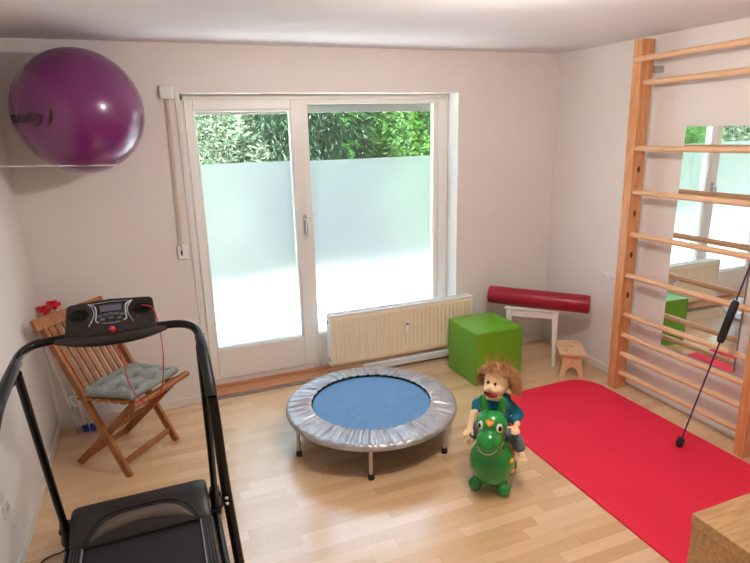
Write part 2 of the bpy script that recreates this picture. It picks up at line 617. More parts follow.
def foliage_mesh(name, rx, ry, rz, n, size, m, narrow=0.35, seed=1, shell=0.55, droop=0.0):
    rnd = random.Random(seed)
    verts, faces = [], []
    for i in range(n):
        while True:
            v = Vector((rnd.uniform(-1, 1), rnd.uniform(-1, 1), rnd.uniform(-1, 1)))
            if shell < v.length < 1:
                break
        k = 1 + 0.16 * math.sin(v.x * 7 + seed) * math.cos(v.z * 9)
        p = Vector((v.x * rx * k, v.y * ry * k, v.z * rz))
        d = (v + Vector((rnd.uniform(-.8, .8), rnd.uniform(-.8, .8), rnd.uniform(-.8, .8) - droop))).normalized()
        s = d.cross(Vector((rnd.uniform(-1, 1), rnd.uniform(-1, 1), rnd.uniform(-1, 1)))).normalized()
        u = d.cross(s)
        L = size * rnd.uniform(0.6, 1.3)
        w = L * narrow
        b = len(verts)
        verts += [p, p + d * L * 0.5 + s * w * 0.5 + u * w * .15, p + d * L - u * w * .2, p + d * L * 0.5 - s * w * 0.5 + u * w * .15]
        faces.append((b, b + 1, b + 2, b + 3))
    me = bpy.data.meshes.new(name)
    me.from_pydata([tuple(v) for v in verts], [], faces)
    me.materials.append(MATS[m])
    return me

def shrub(name, label, cat, x, y, zc, me, group=None, trunk_h=None):
    t = thing(name, label, cat, (x, y, -0.07), random.uniform(0, 1), group)
    f = bpy.data.objects.new('foliage', me)
    COL.objects.link(f)
    f.parent = t
    f.location = (0, 0, zc)
    tb = MB()
    tb.tube([(0, 0, 0), (0.02, 0, zc * 0.5), (0, 0.03, zc * 0.85)], [0.07, 0.05, 0.02], 8)
    for a in range(5):
        an = a * 1.3
        tb.tube([(0, 0, zc * 0.3 + a * .1), (0.3 * math.cos(an), 0.3 * math.sin(an), zc * 0.65 + a * .05)], [0.03, 0.01], 6)
    tb.build('trunk', 'bark', t)
    return t

me_s = foliage_mesh('silver_leaves', 1.1, 0.8, 1.6, 22000, 0.085, 'leaf_silver', 0.26, 3, 0.35)
me_b = foliage_mesh('bright_leaves', 1.1, 0.8, 1.6, 18000, 0.09, 'leaf_bright', 0.38, 5, 0.35)
me_c = foliage_mesh('conifer_needles', 1.2, 0.9, 2.0, 34000, 0.11, 'leaf_conifer', 0.14, 8, 0.3, 0.8)
shrub('shrub', 'silvery green shrub behind the clear top of the balcony door', 'shrub', 1.15, 3.5, 1.55, me_s)
shrub('shrub', 'bright green leafy shrub behind the top right of the window', 'shrub', 4.75, 3.5, 1.55, me_b)
con = shrub('conifer', 'dark green conifer behind the clear top of the window', 'tree', 2.95, 4.1, 1.95, me_c)
# light green fronds on the conifer
rnd = random.Random(4)
vv, ff = [], []
for i in range(46):
    base = Vector((rnd.uniform(-1.0, .9), rnd.uniform(-1.05, -.75), rnd.uniform(-.75, .75)))
    dirn = Vector((rnd.uniform(-.9, .9), -.6, rnd.uniform(-.1, .25))).normalized()
    L = rnd.uniform(.3, .5)
    for k in range(60):
        t_ = k / 60
        p = base + dirn * L * t_ + Vector((0, 0, -0.12 * t_ * t_))
        sgn = 1 if k % 2 else -1
        side = dirn.cross(Vector((0, 0, 1))).normalized() * sgn
        d = (side + dirn * .7 + Vector((0, 0, rnd.uniform(-.3, .2)))).normalized()
        l2 = 0.09 * (1 - t_ * .6)
        w = Vector((0, 0, 1)).cross(d).normalized() * 0.008
        b = len(vv)
        vv += [p - w, p + w, p + d * l2 + w * .4, p + d * l2 - w * .4]
        ff.append((b, b + 1, b + 2, b + 3))
me = bpy.data.meshes.new('fronds')
me.from_pydata([tuple(v) for v in vv], [], ff)
me.materials.append(MATS['leaf_frond'])
f = bpy.data.objects.new('frond', me)
COL.objects.link(f)
f.parent = con
f.location = (0, 0, 1.95)
for i, (x, lab) in enumerate(((-0.9, 'leafy green shrub seen in the mirror through the window, nearest the door'),
                              (-2.7, 'leafy green shrub seen in the mirror beside the window post'),
                              (-4.5, 'leafy green shrub seen at the far left edge of the mirror'),
                              (-6.3, 'leafy green shrub seen farthest off in the mirror'))):
    shrub('shrub', lab, 'shrub', x, 3.4, 1.55, me_b if i % 2 == 0 else me_s)
me_h = foliage_mesh('hedge_leaves', 9.5, 0.7, 2.5, 60000, 0.2, 'leaf_dark', 0.42, 11, 0.1)
f = bpy.data.objects.new('hedge', me_h)
COL.objects.link(f)
f.location = (-1.0, 5.6, 1.9)
f['kind'] = 'stuff'
f['label'] = 'dark leafy hedge closing off the garden behind the shrubs'
f['category'] = 'hedge'

# ------------------------------------------------------------------ ceiling lamp (just above the picture)
lp = thing('ceiling_lamp', 'round opal glass ceiling lamp near the middle of the ceiling', 'lamp', (2.15, -2.2, H))
MB().lathe([(0, 0), (0.15, 0), (0.15, -0.018), (0, -0.018)], 40).build('base', 'white_paint', lp)
mo = mat('opal_glass', (250, 240, 225), 0.3, emit=(255, 226, 190), estr=3.0)
MB().lathe([(0.14, -0.018), (0.138, -0.035), (0.11, -0.06), (0.06, -0.073), (0, -0.077)], 40).build('diffuser', mo, lp)
ld = bpy.data.lights.new('lamp_light', 'POINT')
ld.energy = LAMP_W
ld.color = (1.0, 0.945, 0.875)
ld.shadow_soft_size = 0.06
lo = bpy.data.objects.new('lamp_light', ld)
COL.objects.link(lo)
lo.location = (2.15, -2.2, H - 0.15)

# ------------------------------------------------------------------ shutter belt left of the door
sb = thing('shutter_belt', 'white roller shutter belt with winder box left of the door', 'shutter belt', (0.92, 0, 1.08))
MB().box((-0.04, -0.022, 0.0), (0.028, 0, 0.10)).build('winder_box', 'white_paint', sb, bevel=0.006)
MB().box((-0.021, -0.024, 0.03), (-0.009, -0.0215, 0.07)).build('belt_slot', 'socket_dark', sb)
MB().box((-0.038, -0.03, 1.035), (0.042, 0, 1.115)).build('belt_guide', 'white_paint', sb, bevel=0.006)
MB().bar((-0.014, -0.023, 0.06), (0.004, -0.024, 1.06), 0.016, 0.002, up=(0, -1, 0)).build('belt', 'strap_beige', sb)
MB().box((0.05, -0.008, -0.98), (0.075, 0.0, 1.07)).build('cover_strip', 'wall_paint', sb, bevel=0.002)

# ------------------------------------------------------------------ radiator
RX0, RX1, RZ0, RZ1 = 1.885, 3.122, 0.15, 0.548
rad = thing('radiator', 'long ribbed cream panel radiator with white top grille under the window', 'radiator', (2.495, -0.075, 0.0))
pm = MB()
nx, pitch = 0, 0.0349
xs = [RX0 + 0.012]
n = int((RX1 - RX0 - 0.024) / pitch)
import itertools
xs = []
for i in range(n * 8 + 1):
    xs.append(RX0 + 0.012 + i * (RX1 - RX0 - 0.024) / (n * 8))
zs = [RZ0, RZ0 + 0.03, RZ0 + 0.04, RZ0 + 0.05, (RZ0 + RZ1) / 2, RZ1 - 0.055, RZ1 - 0.045, RZ1 - 0.035, RZ1]
msk = [0, 0, .5, 1, 1, 1, .5, 0, 0]
prof = [0, 0.15, 0.75, 1, 1, 1, 0.75, 0.15]
grid = []
for z, mk in zip(zs, msk):
    grid.append([pm.bm.verts.new((x, -0.118 - 0.006 * mk * (1 - prof[i % 8]) + 0.006 * mk, z)) for i, x in enumerate(xs)])
for a, b in zip(grid, grid[1:]):
    for i in range(len(xs) - 1):
        pm.bm.faces.new((a[i], a[i + 1], b[i + 1], b[i]))
o = pm.build('front_panel', 'beige_panel', rad, smooth=50)
md = o.modifiers.new('t', 'SOLIDIFY'); md.thickness = 0.004; md.offset = -1
rel(o, rad)
for xa in (RX0, RX1 - 0.012):
    rel(MB().box((xa, -0.122, RZ0), (xa + 0.012, -0.035, RZ1 + 0.012)).build('side_cover', 'radiator_white', rad, bevel=0.003), rad)
bk = MB().box((RX0 + 0.012, -0.05, RZ0), (RX1 - 0.012, -0.04, RZ1))
bk.box((RX0 + 0.05, -0.09, RZ0 + .03), (RX1 - 0.05, -0.06, RZ1 - .03))
bk.box((RX0 + 0.25, -0.04, RZ0 + .05), (RX0 + 0.29, 0.0, RZ1 - .05)) if False else None
rel(bk.build('back_panel', 'radiator_white', rad), rad)
gr = MB()
gr.box((RX0 + 0.012, -0.122, RZ1), (RX1 - 0.012, -0.105, RZ1 + 0.012))
gr.box((RX0 + 0.012, -0.05, RZ1), (RX1 - 0.012, -0.035, RZ1 + 0.012))
k = RX0 + 0.02
j = 0
while k < RX1 - 0.03:
    gr.box((k, -0.105, RZ1), (k + (0.007 if j % 6 else 0.03), -0.05, RZ1 + 0.009))
    k += 0.0155 if j % 6 else 0.04
    j += 1
rel(gr.build('top_grille', 'radiator_white', rad), rad)
mt = MB().box((2.50, -0.146, 0.33), (2.53, -0.119, 0.43))
o = rel(mt.build('heat_meter', 'radiator_white', rad, bevel=0.004), rad)
o['label'] = 'small white heat meter'
ms = MB().box((2.505, -0.1465, 0.405), (2.525, -0.146, 0.42)).build('meter_display', 'socket_dark', o)
for z in (0.5, 0.2):
    rel(MB().lathe([(0, 0), (0.013, 0), (0.013, 0.003), (0, 0.003)], 16, Matrix.Translation((RX0 + 0.0015, -0.078, z)) @ Matrix.Rotation(-PI / 2, 4, 'Y')).build('end_plug', 'socket_dark', rad), rad)
for x in (2.05, 2.94):
    rel(MB().box((x, -0.05, RZ0 + 0.08), (x + 0.04, 0.0, RZ0 + 0.13)).build('bracket', 'radiator_white', rad), rad)
# pipe cover strip along the foot of the wall
struct(MB().box((2.18, -0.045, 0.03), (OX1 + 0.0, -0.006, 0.078)).build('trim_4', 'white_paint', bevel=0.005))

# ------------------------------------------------------------------ wall outlets
def outlet(label, cat, loc, rz, n, group=None):
    t = thing('wall_outlet', label, cat, loc, rz, group)
    w = 0.075 * n
    MB().box((-w / 2, -0.009, -0.0375), (w / 2, 0, 0.0375)).build('cover_plate', 'white_paint', t, bevel=0.003)
    for i in range(n):
        cx = -w / 2 + 0.0375 + 0.075 * i
        M = Matrix.Translation((cx, -0.0095, 0)) @ Matrix.Rotation(PI / 2, 4, 'X')
        s_ = MB().lathe([(0.0, 0.0005), (0.02, 0.0005), (0.022, 0.0025), (0.024, 0.0025), (0.024, -0.0015), (0.0, -0.0015)], 24, M).build('socket', 'baseboard_white', t)
        hb = MB()
        for dx in (-0.0095, 0.0095):
            hb.lathe([(0, 0), (0.0032, 0), (0.0032, 0.0012), (0, 0.0012)], 10, Matrix.Translation((cx + dx, -0.0098, 0)) @ Matrix.Rotation(PI / 2, 4, 'X'))
        hb.build('pin_hole', 'socket_dark', s_)
    return t
outlet('white double socket on the right wall beside the climbing ladder', 'outlet', (W, -0.735, 0.757), -PI / 2, 2)
outlet('white single socket low on the left wall', 'outlet', (0, -1.385, 0.34), PI / 2, 1)

# ------------------------------------------------------------------ mirror
mir = thing('wall_mirror', 'tall frameless mirror on the wall behind the climbing ladder', 'mirror', (W, -1.542, 0.41))
MB().box((-0.018, -0.263, 0), (-0.0145, 0.267, 1.46)).build('mirror_glass', 'mirror_silver', mir, smooth=0)
MB().box((-0.0143, -0.264, -0.001), (0, 0.268, 1.461)).build('mirror_backing', 'grey_metal', mir, smooth=0)

# ------------------------------------------------------------------ climbing ladder
lad = thing('wall_bars', 'tall pine climbing ladder with round rungs fixed to the right wall', 'wall bars', (3.83, -1.52, 0))
lad.rotation_euler = (-0.0135, 0, 0)
for y0, y1 in ((0.47, 0.54), (-0.53, -0.465)):
    po = MB().box((-0.055, y0, -0.005), (0.05, y1, 2.425)).build('post', 'ladder_pine', lad, bevel=0.004)
    for z in (1.603, 1.305, 1.015, 0.724):
        pg = MB()
        yy = y0 - 0.0006 if y0 > 0 else y1 + 0.0006
        Mx = Matrix.Translation((0.0, yy, z)) @ Matrix.Rotation(PI / 2, 4, 'X') @ Matrix.Diagonal((0.8, 1.5, 1, 1))
        pg.lathe([(0, -.001), (0.015, -.001), (0.015, 0.001), (0, 0.001)], 16, Mx)
        pg.build('peg_hole', 'wood_hole', po)
for x, z in ((-0.068, 2.30), (-0.01, 2.158), (-0.03, 1.742), (-0.02, 1.453), (-0.01, 1.16), (-0.02, 0.868), (-0.01, 0.58), (-0.01, 0.425), (-0.01, 0.28), (-0.01, 0.131)):
    e = 0.48
    if x < -0.06:
        e = 0.50
    b_ = MB()
    b_.tube([(x, -e, z), (x, e, z)], 0.0215, 20, flat=0.86)
    b_.build('rung', 'ladder_pine_light', lad)
for y in (0.44, -0.44):
    for z in (2.24,):
        br = MB()
        br.box((0.05, y + 0.005 if y > 0 else y - 0.055, z - 0.02), (W - 3.8335, y + 0.055 if y > 0 else y + 0.005, z + 0.02))
        br.build('wall_bracket', 'steel', lad)

# ------------------------------------------------------------------ red mat
mtm = MB()
pts = []
cs = [(3.725, -2.665), (3.725, -0.80), (3.10, -0.80), (2.712, -2.665)]
def round_poly(cs, rs, n=8):
    out = []
    N = len(cs)
    for i in range(N):
        p = Vector(cs[i]); a = (Vector(cs[i - 1]) - p).normalized(); b = (Vector(cs[(i + 1) % N]) - p).normalized()
        r = rs[i]
        p0, p1 = p + a * r, p + b * r
        for k in range(n + 1):
            t = k / n
            out.append(tuple((p0 * (1 - t) ** 2 + p * 2 * t * (1 - t) + p1 * t * t)))
    return out
cs = [(3.755, -2.66), (3.725, -0.80), (2.715, -0.82), (2.72, -2.66)]
mtm.prism(round_poly(cs, [0.05, 0.22, 0.06, 0.05], 10), 0.012)
matobj = mtm.build('exercise_mat', 'mat_red', bevel=0.003)
matobj.location = (0, 0, 0.0)
tag(matobj, 'long red exercise mat lying on the floor beside the climbing ladder', 'mat')
# embossed mark near the lower end
em = MB()
def stroke(pts, r=0.0035):
    em.tube([(x, y, 0.0122) for x, y in pts], r, 6, flat=0.35)
ex, ey = 3.28, -2.39
for s in ([(-.05, .03), (-.035, .0), (-.05, -.03)], [(-.02, .04), (-.035, 0), (-.01, -.035)], [(0.01, .03), (0.0, -.02), (.02, -.035), (.035, -.01), (.03, .03)], [(.055, .035), (.05, -.02), (.075, -.03)]):
    stroke([(ex + a, ey + b) for a, b in s])
em.build('embossed_mark', 'mat_emboss', matobj)

# ------------------------------------------------------------------ wooden box, lower right
wbx = thing('wooden_box', 'light oak wooden box in the lower right corner beside the mat', 'box', (2.545, -3.33, 0))
MB().box((0, 0, 0.40), (0.62, 0.65, 0.45)).build('box_lid', 'box_oak', wbx, bevel=0.003)
MB().box((0.004, 0.004, 0), (0.616, 0.646, 0.399)).build('box_body', 'box_oak', wbx, bevel=0.003)

# ------------------------------------------------------------------ trampoline
TX, TY = 1.912, -0.892
tr = thing('mini_trampoline', 'round mini trampoline with blue mat and pleated silver skirt', 'trampoline', (TX, TY, 0))
RO, RI, TZ = 0.535, 0.380, 0.225
sk = MB()
rnd = random.Random(12)
NS = 840
ph = [rnd.uniform(0, 6.28) for _ in range(12)]
def pleat(a):
    p1 = 1 - 2 * abs(math.sin(0.5 * (44 * a + 2.2 * math.sin(5 * a + ph[0])))) ** 0.8
    p2 = 1 - 2 * abs(math.sin(0.5 * (77 * a + 2.6 * math.sin(8 * a + ph[1])))) ** 0.9
    return 0.75 * p1 + 0.45 * p2 + 0.2 * math.sin(120 * a + ph[2])
rows = []
prof = [(RO + .002, -0.034, 0.1), (RO + 0.008, -0.018, 0.15), (RO + 0.004, -0.004, 0.2), (RO - 0.012, 0.004, 0.35), (RO - 0.04, 0.007, 0.6), (RO - 0.08, 0.011, 0.8), (RO - 0.11, 0.014, 1.0), (RI + 0.02, 0.017, 1.0), (RI + 0.006, 0.017, 0.7), (RI, 0.012, 0.5), (RI + .003, 0.005, .4)]
for r, z, amp in prof:
    row = []
    for k in range(NS):
        a = 2 * PI * k / NS
        sh_ = 0.02 * (RO - r) / (RO - RI)
        d = pleat(a + sh_) * amp * 0.0095
        rr = r + (0.002 * pleat(a) if r < RI + .01 else 0)
        row.append(sk.bm.verts.new((rr * math.cos(a), rr * math.sin(a), TZ + z + d)))
    rows.append(row)
for a, b in zip(rows, rows[1:]):
    for k in range(NS):
        sk.bm.faces.new((a[k], a[(k + 1) % NS], b[(k + 1) % NS], b[k]))
sk.build('skirt', 'silver_fabric', tr, smooth=60)
MB().lathe([(0, TZ - 0.010), (0.374, TZ - 0.010), (0.374, TZ - 0.007), (0, TZ - 0.006)], 72).build('jump_mat', 'tramp_blue', tr)
MB().lathe([(0.374, TZ - 0.012), (0.50, TZ - 0.012), (0.50, TZ - 0.008), (0.374, TZ - 0.007)], 72).build('elastic_band', 'band_black', tr)
rm = MB()
rm.tube([(0.515 * math.cos(a * PI / 36), 0.515 * math.sin(a * PI / 36), TZ - 0.016) for a in range(73)], 0.0145, 10, cap=False)
rm.build('frame_ring', 'steel', tr)
a0 = math.atan2(-0.965 - TY, 1.393 - TX)
for k in range(6):
    a = a0 + k * PI / 3
    x, y = 0.508 * math.cos(a), 0.508 * math.sin(a)
    lg = MB().tube([(x, y, 0.03), (x, y, TZ - 0.02)], 0.0125, 14).build('leg', 'steel', tr)
    MB().lathe([(0, 0), (0.018, 0), (0.019, 0.005), (0.0165, 0.035), (0, 0.035)], 16, Matrix.Translation((x, y, 0))).build('rubber_foot', 'black_rubber', lg)

# ------------------------------------------------------------------ green cube
cb_ = thing('foam_cube', 'bright green vinyl foam seat cube beside the radiator', 'seat cube', (3.068, -0.392, 0), math.radians(0.5))
def hexa(c, s, h, z0=0.0):
    m1 = MB()
    m1.box((-s, -s, z0), (s, s, h))
    return m1
o = hexa(0, 0.205, 0.42).build('cover', 'green_vinyl', cb_, bevel=0.012, seg=4)
sm_ = MB()
s_ = 0.2035
for a, b in (((-s_, -s_), (s_, -s_)), ((-s_, s_), (s_, s_)), ((-s_, -s_), (-s_, s_)), ((s_, -s_), (s_, s_))):
    sm_.tube([(a[0], a[1], 0.4185), (b[0], b[1], 0.4185)], 0.0022, 6)
for a in ((-s_, -s_), (s_, -s_), (s_, s_), (-s_, s_)):
    sm_.tube([(a[0], a[1], 0.005), (a[0], a[1], 0.4185)], 0.0022, 6)
sm_.build('seam', 'green_vinyl', cb_)

# ------------------------------------------------------------------ white stool with bolster
p0, p1 = Vector((3.325, -0.294)), Vector((3.638, -0.56))
dx = (p1 - p0).normalized()
ang = math.atan2(dx.y, dx.x)
st = thing('white_stool', 'small white wooden table-stool in the corner under the red bolster', 'stool', (p0.x, p0.y, 0), ang)
Ls = (p1 - p0).length
DP = 0.29
MB().box((-0.012, 0.0, 0.465), (Ls + 0.012, DP + 0.015, 0.485)).build('seat', 'white_paint', st, bevel=0.004)
ap = MB()
ap.box((0.02, 0.02, 0.405), (Ls - 0.02, 0.035, 0.465)); ap.box((0.02, DP - 0.03, 0.405), (Ls - 0.02, DP - 0.015, 0.465))
ap.box((0.02, 0.035, 0.405), (0.035, DP - 0.03, 0.465)); ap.box((Ls - 0.035, 0.035, 0.405), (Ls - 0.02, DP - 0.03, 0.465))
ap.build('apron', 'white_paint', st)
for cx, sx in ((0.005, 1), (Ls - 0.005, -1)):
    for cy, sy in ((0.008, 1), (DP - 0.005, -1)):
        lg = MB()
        w0, w1 = 0.045, 0.026
        def q(w, z):
            return [(cx, cy, z), (cx + sx * w, cy, z), (cx + sx * w, cy + sy * w, z), (cx, cy + sy * w, z)]
        lg.poly(q(w1, 0) + q(w0, 0.40) + q(w0, 0.465), [(0, 1, 2, 3), (8, 9, 10, 11)] + [(i, (i + 1) % 4, (i + 1) % 4 + 4, i + 4) for i in range(4)] + [(i + 4, (i + 1) % 4 + 4, (i + 1) % 4 + 8, i + 8) for i in range(4)])
        lg.build('leg', 'white_paint', st, bevel=0.003)
# bolster
ba, bb_ = Vector((3.27, -0.13, 0.557)), Vector((3.797, -0.717, 0.557))
bd_ = bb_ - ba
LB = bd_.length
bm_ = MB()
RB = 0.0715
prof = [(0, 0), (RB - 0.012, 0.0), (RB - 0.004, 0.003), (RB, 0.012), (RB, LB * .25), (RB, LB * .5), (RB, LB * .75), (RB, LB - 0.012), (RB - 0.004, LB - 0.003), (RB - 0.012, LB), (0, LB)]
Mq = bd_.to_track_quat('Z', 'Y').to_matrix().to_4x4()
bl = bm_.lathe(prof, 48).build('bolster', 'maroon_vinyl')
bl.rotation_mode = 'QUATERNION'
bl.rotation_quaternion = bd_.to_track_quat('Z', 'Y')
bl.location = ba
tag(bl, 'dark red vinyl bolster roll lying across the white stool', 'bolster')

# ------------------------------------------------------------------ small wooden footstool
q0, q1 = Vector((3.525, -0.738)), Vector((3.695, -0.838))
dq = (q1 - q0).normalized()
fs = thing('wooden_footstool', 'tiny natural pine footstool with finger holes beside the white stool', 'footstool', (q0.x, q0.y, 0), math.atan2(dq.y, dq.x))
SW, SL = (q1 - q0).length, 0.30
tp = MB()
# seat: plank with knotty holes, outlines cut as a ring of quads around each hole
def plank_with_holes(mb, x0, y0, x1, y1, z0, z1, holes):
    bm = mb.bm
    n = 16
    out2 = []
    for z in (z0, z1):
        lay = []
        # split plank into strips along y, one per hole
        ys = [y0] + [(holes[i][1] + holes[i + 1][1]) / 2 for i in range(len(holes) - 1)] + [y1]
        for hi, (hx, hy, hr) in enumerate(holes):
            ya, yb = ys[hi], ys[hi + 1]
            outer, inner = [], []
            for k in range(n):
                a = 2 * PI * k / n + PI / n * 0
                c, s = math.cos(a), math.sin(a)
                # project onto rectangle
                tx = ((x1 - hx) / c) if c > 1e-6 else ((x0 - hx) / c if c < -1e-6 else 1e9)
                ty = ((yb - hy) / s) if s > 1e-6 else ((ya - hy) / s if s < -1e-6 else 1e9)
                t = min(tx, ty)
                outer.append(Vector((hx + c * t, hy + s * t, z)))
                inner.append(Vector((hx + c * hr, hy + s * hr, z)))
            cor = [Vector((x1, yb, z)), Vector((x0, yb, z)), Vector((x0, ya, z)), Vector((x1, ya, z))]
            lay.append((outer, inner, cor))
        out2.append(lay)
    for lay in out2:
        for outer, inner, cor in lay:
            vo = [bm.verts.new(v) for v in outer]
            vi = [bm.verts.new(v) for v in inner]
            for k in range(n):
                bm.faces.new((vo[k], vo[(k + 1) % n], vi[(k + 1) % n], vi[k]))
            for c in cor:
                # triangle at each corner between the two nearest outer points
                ks = sorted(range(n), key=lambda k: (outer[k] - c).length)
                a_ = [k for k in ks if abs(outer[k].x - c.x) < 1e-6][:1]
                b_ = [k for k in ks if abs(outer[k].y - c.y) < 1e-6][:1]
                if a_ and b_ and a_[0] != b_[0]:
                    bm.faces.new((vo[a_[0]], vo[b_[0]], bm.verts.new(c)))
    for (o1, i1, c1), (o2, i2, c2) in zip(out2[0], out2[1]):
        va = [bm.verts.new(v) for v in i1]
        vb = [bm.verts.new(v) for v in i2]
        for k in range(n):
            bm.faces.new((va[k], va[(k + 1) % n], vb[(k + 1) % n], vb[k]))
    for a, b in (((x0, y0), (x1, y0)), ((x1, y0), (x1, y1)), ((x1, y1), (x0, y1)), ((x0, y1), (x0, y0))):
        mb.poly([(a[0], a[1], z0), (b[0], b[1], z0), (b[0], b[1], z1), (a[0], a[1], z1)], [(0, 1, 2, 3)])
plank_with_holes(tp, 0, 0, SW, SL, 0.188, 0.208, [(SW * .30, 0.075, 0.014), (SW * .56, 0.155, 0.019)])
bmesh.ops.remove_doubles(tp.bm, verts=tp.bm.verts, dist=1e-5)
tp.build('seat', 'stool_pine', fs)
for y in (0.03, SL - 0.05):
    pts = [(0.012, 0), (0.045, 0)] + [(SW / 2 + (SW / 2 - 0.045) * -math.cos(PI * k / 10), 0.085 * math.sin(PI * k / 10)) for k in range(1, 10)] + [(SW - 0.045, 0), (SW - 0.008, 0), (SW - 0.022, 0.09), (SW - 0.03, 0.188), (0.03, 0.188), (0.022, 0.09)]
    pts[0] = (0.006, 0)
    Mx = Matrix.Translation((0, y + 0.02, 0)) @ Matrix.Rotation(PI / 2, 4, 'X')
    MB().prism(pts, 0.02, Mx).build('end_panel', 'stool_pine', fs, bevel=0.002)
MB().box((SW / 2 - 0.01, 0.012, 0.125), (SW / 2 + 0.01, SL - 0.012, 0.15)).build('crossbar', 'stool_pine', fs, bevel=0.002)

# ------------------------------------------------------------------ purple ball in its wall rack
ball = thing('exercise_ball', 'large purple exercise ball resting on the wall rack in the upper left', 'ball', (0.447, -0.334, 1.700))
RBL = 0.333
MB().ell((0, 0, RBL), (RBL, RBL, RBL), n=96, m=64).build('ball_skin', 'ball_purple', ball)
txt = bpy.data.curves.new('lettering', 'FONT')
txt.body = '( Gymnastik'
txt.size = 0.085
txt.shear = 0.35
txt.offset = 0.003
txt.resolution_u = 3
to = bpy.data.objects.new('lettering_tmp', txt)
COL.objects.link(to)
dg = bpy.context.evaluated_depsgraph_get()
tm = bpy.data.meshes.new_from_object(to.evaluated_get(dg))
bpy.data.objects.remove(to)
# wrap the lettering round the ball, upside down as it lies
bmt = bmesh.new(); bmt.from_mesh(tm)
bmesh.ops.subdivide_edges(bmt, edges=[e for e in bmt.edges if e.calc_length() > 0.02], cuts=2)
az0, el0 = math.radians(-106), math.radians(-3)
for v in bmt.verts:
    u_, w_ = -v.co.x, -v.co.y
    rr = RBL + 0.0007
    az = az0 + u_ / (RBL)
    el = el0 + w_ / RBL
    v.co = Vector((rr * math.cos(el) * math.cos(az), rr * math.cos(el) * math.sin(az), RBL + rr * math.sin(el)))
bmt.to_mesh(tm); bmt.free()
tm.materials.clear(); tm.materials.append(MATS['ball_print'])
lt = bpy.data.objects.new('lettering', tm)
COL.objects.link(lt)
lt.parent = ball
ZR = 1.746
rk = thing('ball_rack', 'thin white wire rack holding up the purple ball', 'rack', (0.0, -0.2, ZR))
def rk_path(ps):
    return [(x, y + 0.2, z - ZR) for x, y, z in ps]
MB().tube(rk_path([(0.0, -0.505, ZR + .018), (0.30, -0.505, ZR + .009), (0.585, -0.505, ZR), (0.597, -0.49, ZR), (0.5905, -0.2, ZR + .002), (0.585, 0.0, ZR + .003)]), 0.0035, 8).build('front_wire', 'cord_white', rk)
MB().tube(rk_path([(0.0, -0.165, ZR), (0.587, -0.165, ZR)]), 0.003, 8).build('rear_wire', 'cord_white', rk)

# ------------------------------------------------------------------ folding chair
ch = thing('folding_chair', 'slatted brown wooden folding chair behind the treadmill', 'chair', (0.4435, -0.5, 0), math.radians(49))
def back_y(z):
    return -0.195 + 0.495 * z / 0.90
for s in (-1, 1):
    MB().bar((s * 0.205, -0.195, 0.0), (s * 0.205, back_y(0.87), 0.87), 0.024, 0.045, up=(1, 0, 0) if False else (0, 1, 0)).build('back_leg_rail', 'teak', ch, bevel=0.004)
for s in (-1, 1):
    MB().bar((s * 0.178, 0.205, 0.0), (s * 0.178, -0.262, 0.445), 0.024, 0.045, up=(0, 1, 0)).build('leg', 'teak', ch, bevel=0.004)
for s in (-1, 1):
    MB().bar((s * 0.150, 0.10, 0.432), (s * 0.150, -0.27, 0.452), 0.022, 0.026, up=(0, 1, 0)).build('seat_rail', 'teak', ch, bevel=0.009, seg=3)
MB().bar((-0.20, -0.288, 0.455), (0.272, -0.288, 0.455), 0.03, 0.04, up=(0, 1, 0)).build('front_rail', 'teak', ch, bevel=0.009, seg=3)
nb = Vector((0, 0.495, 0.90)).normalized()
nn = Vector((0, -nb.z, nb.y))      # towards the sitter
c_ = Vector((0, back_y(0.885), 0.885)) + nn * 0.0
Mr = Matrix(((1, 0, 0, 0), (0, nn.y, nb.y, c_.y), (0, nn.z, nb.z, c_.z), (0, 0, 0, 1)))
MB().box((-0.25, -0.013, -0.038), (0.25, 0.02, 0.034), Mr).build('top_rail', 'teak', ch, bevel=0.006, seg=3)
c2_ = Vector((0, back_y(0.45), 0.45))
Mr2 = Matrix(((1, 0, 0, 0), (0, nn.y, nb.y, c2_.y), (0, nn.z, nb.z, c2_.z), (0, 0, 0, 1)))
MB().box((-0.195, -0.012, -0.02), (0.195, 0.012, 0.02), Mr2).build('lower_rail', 'teak', ch, bevel=0.003)
for k in range(8):
    x = -0.162 + k * 0.0463
    a = Vector((x, back_y(0.455), 0.455)); b = Vector((x, back_y(0.865), 0.865))
    MB().bar(a, b, 0.026, 0.012, up=(0, 1, 0)).build('slat', 'teak', ch, bevel=0.002)
for k in range(6):
    y = 0.075 - k * 0.062
    z = 0.452 + (0.10 - y) * 0.068
    MB().box((-0.22, y - 0.022, z - 0.004), (0.22, y + 0.022, z + 0.010)).build('seat_slat', 'teak', ch, bevel=0.003)
MB().bar((-0.192, -0.155, 0.075), (0.192, -0.155, 0.075), 0.035, 0.02, up=(0, 1, 0)).build('stretcher', 'teak', ch, bevel=0.003)
MB().bar((-0.167, 0.165, 0.04), (0.167, 0.165, 0.04), 0.032, 0.02, up=(0, 1, 0)).build('stretcher', 'teak', ch, bevel=0.003)
MB().bar((-0.218, -0.045, 0.245), (0.218, -0.045, 0.245), 0.03, 0.022, up=(0, 1, 0)).build('stretcher', 'teak', ch, bevel=0.003)
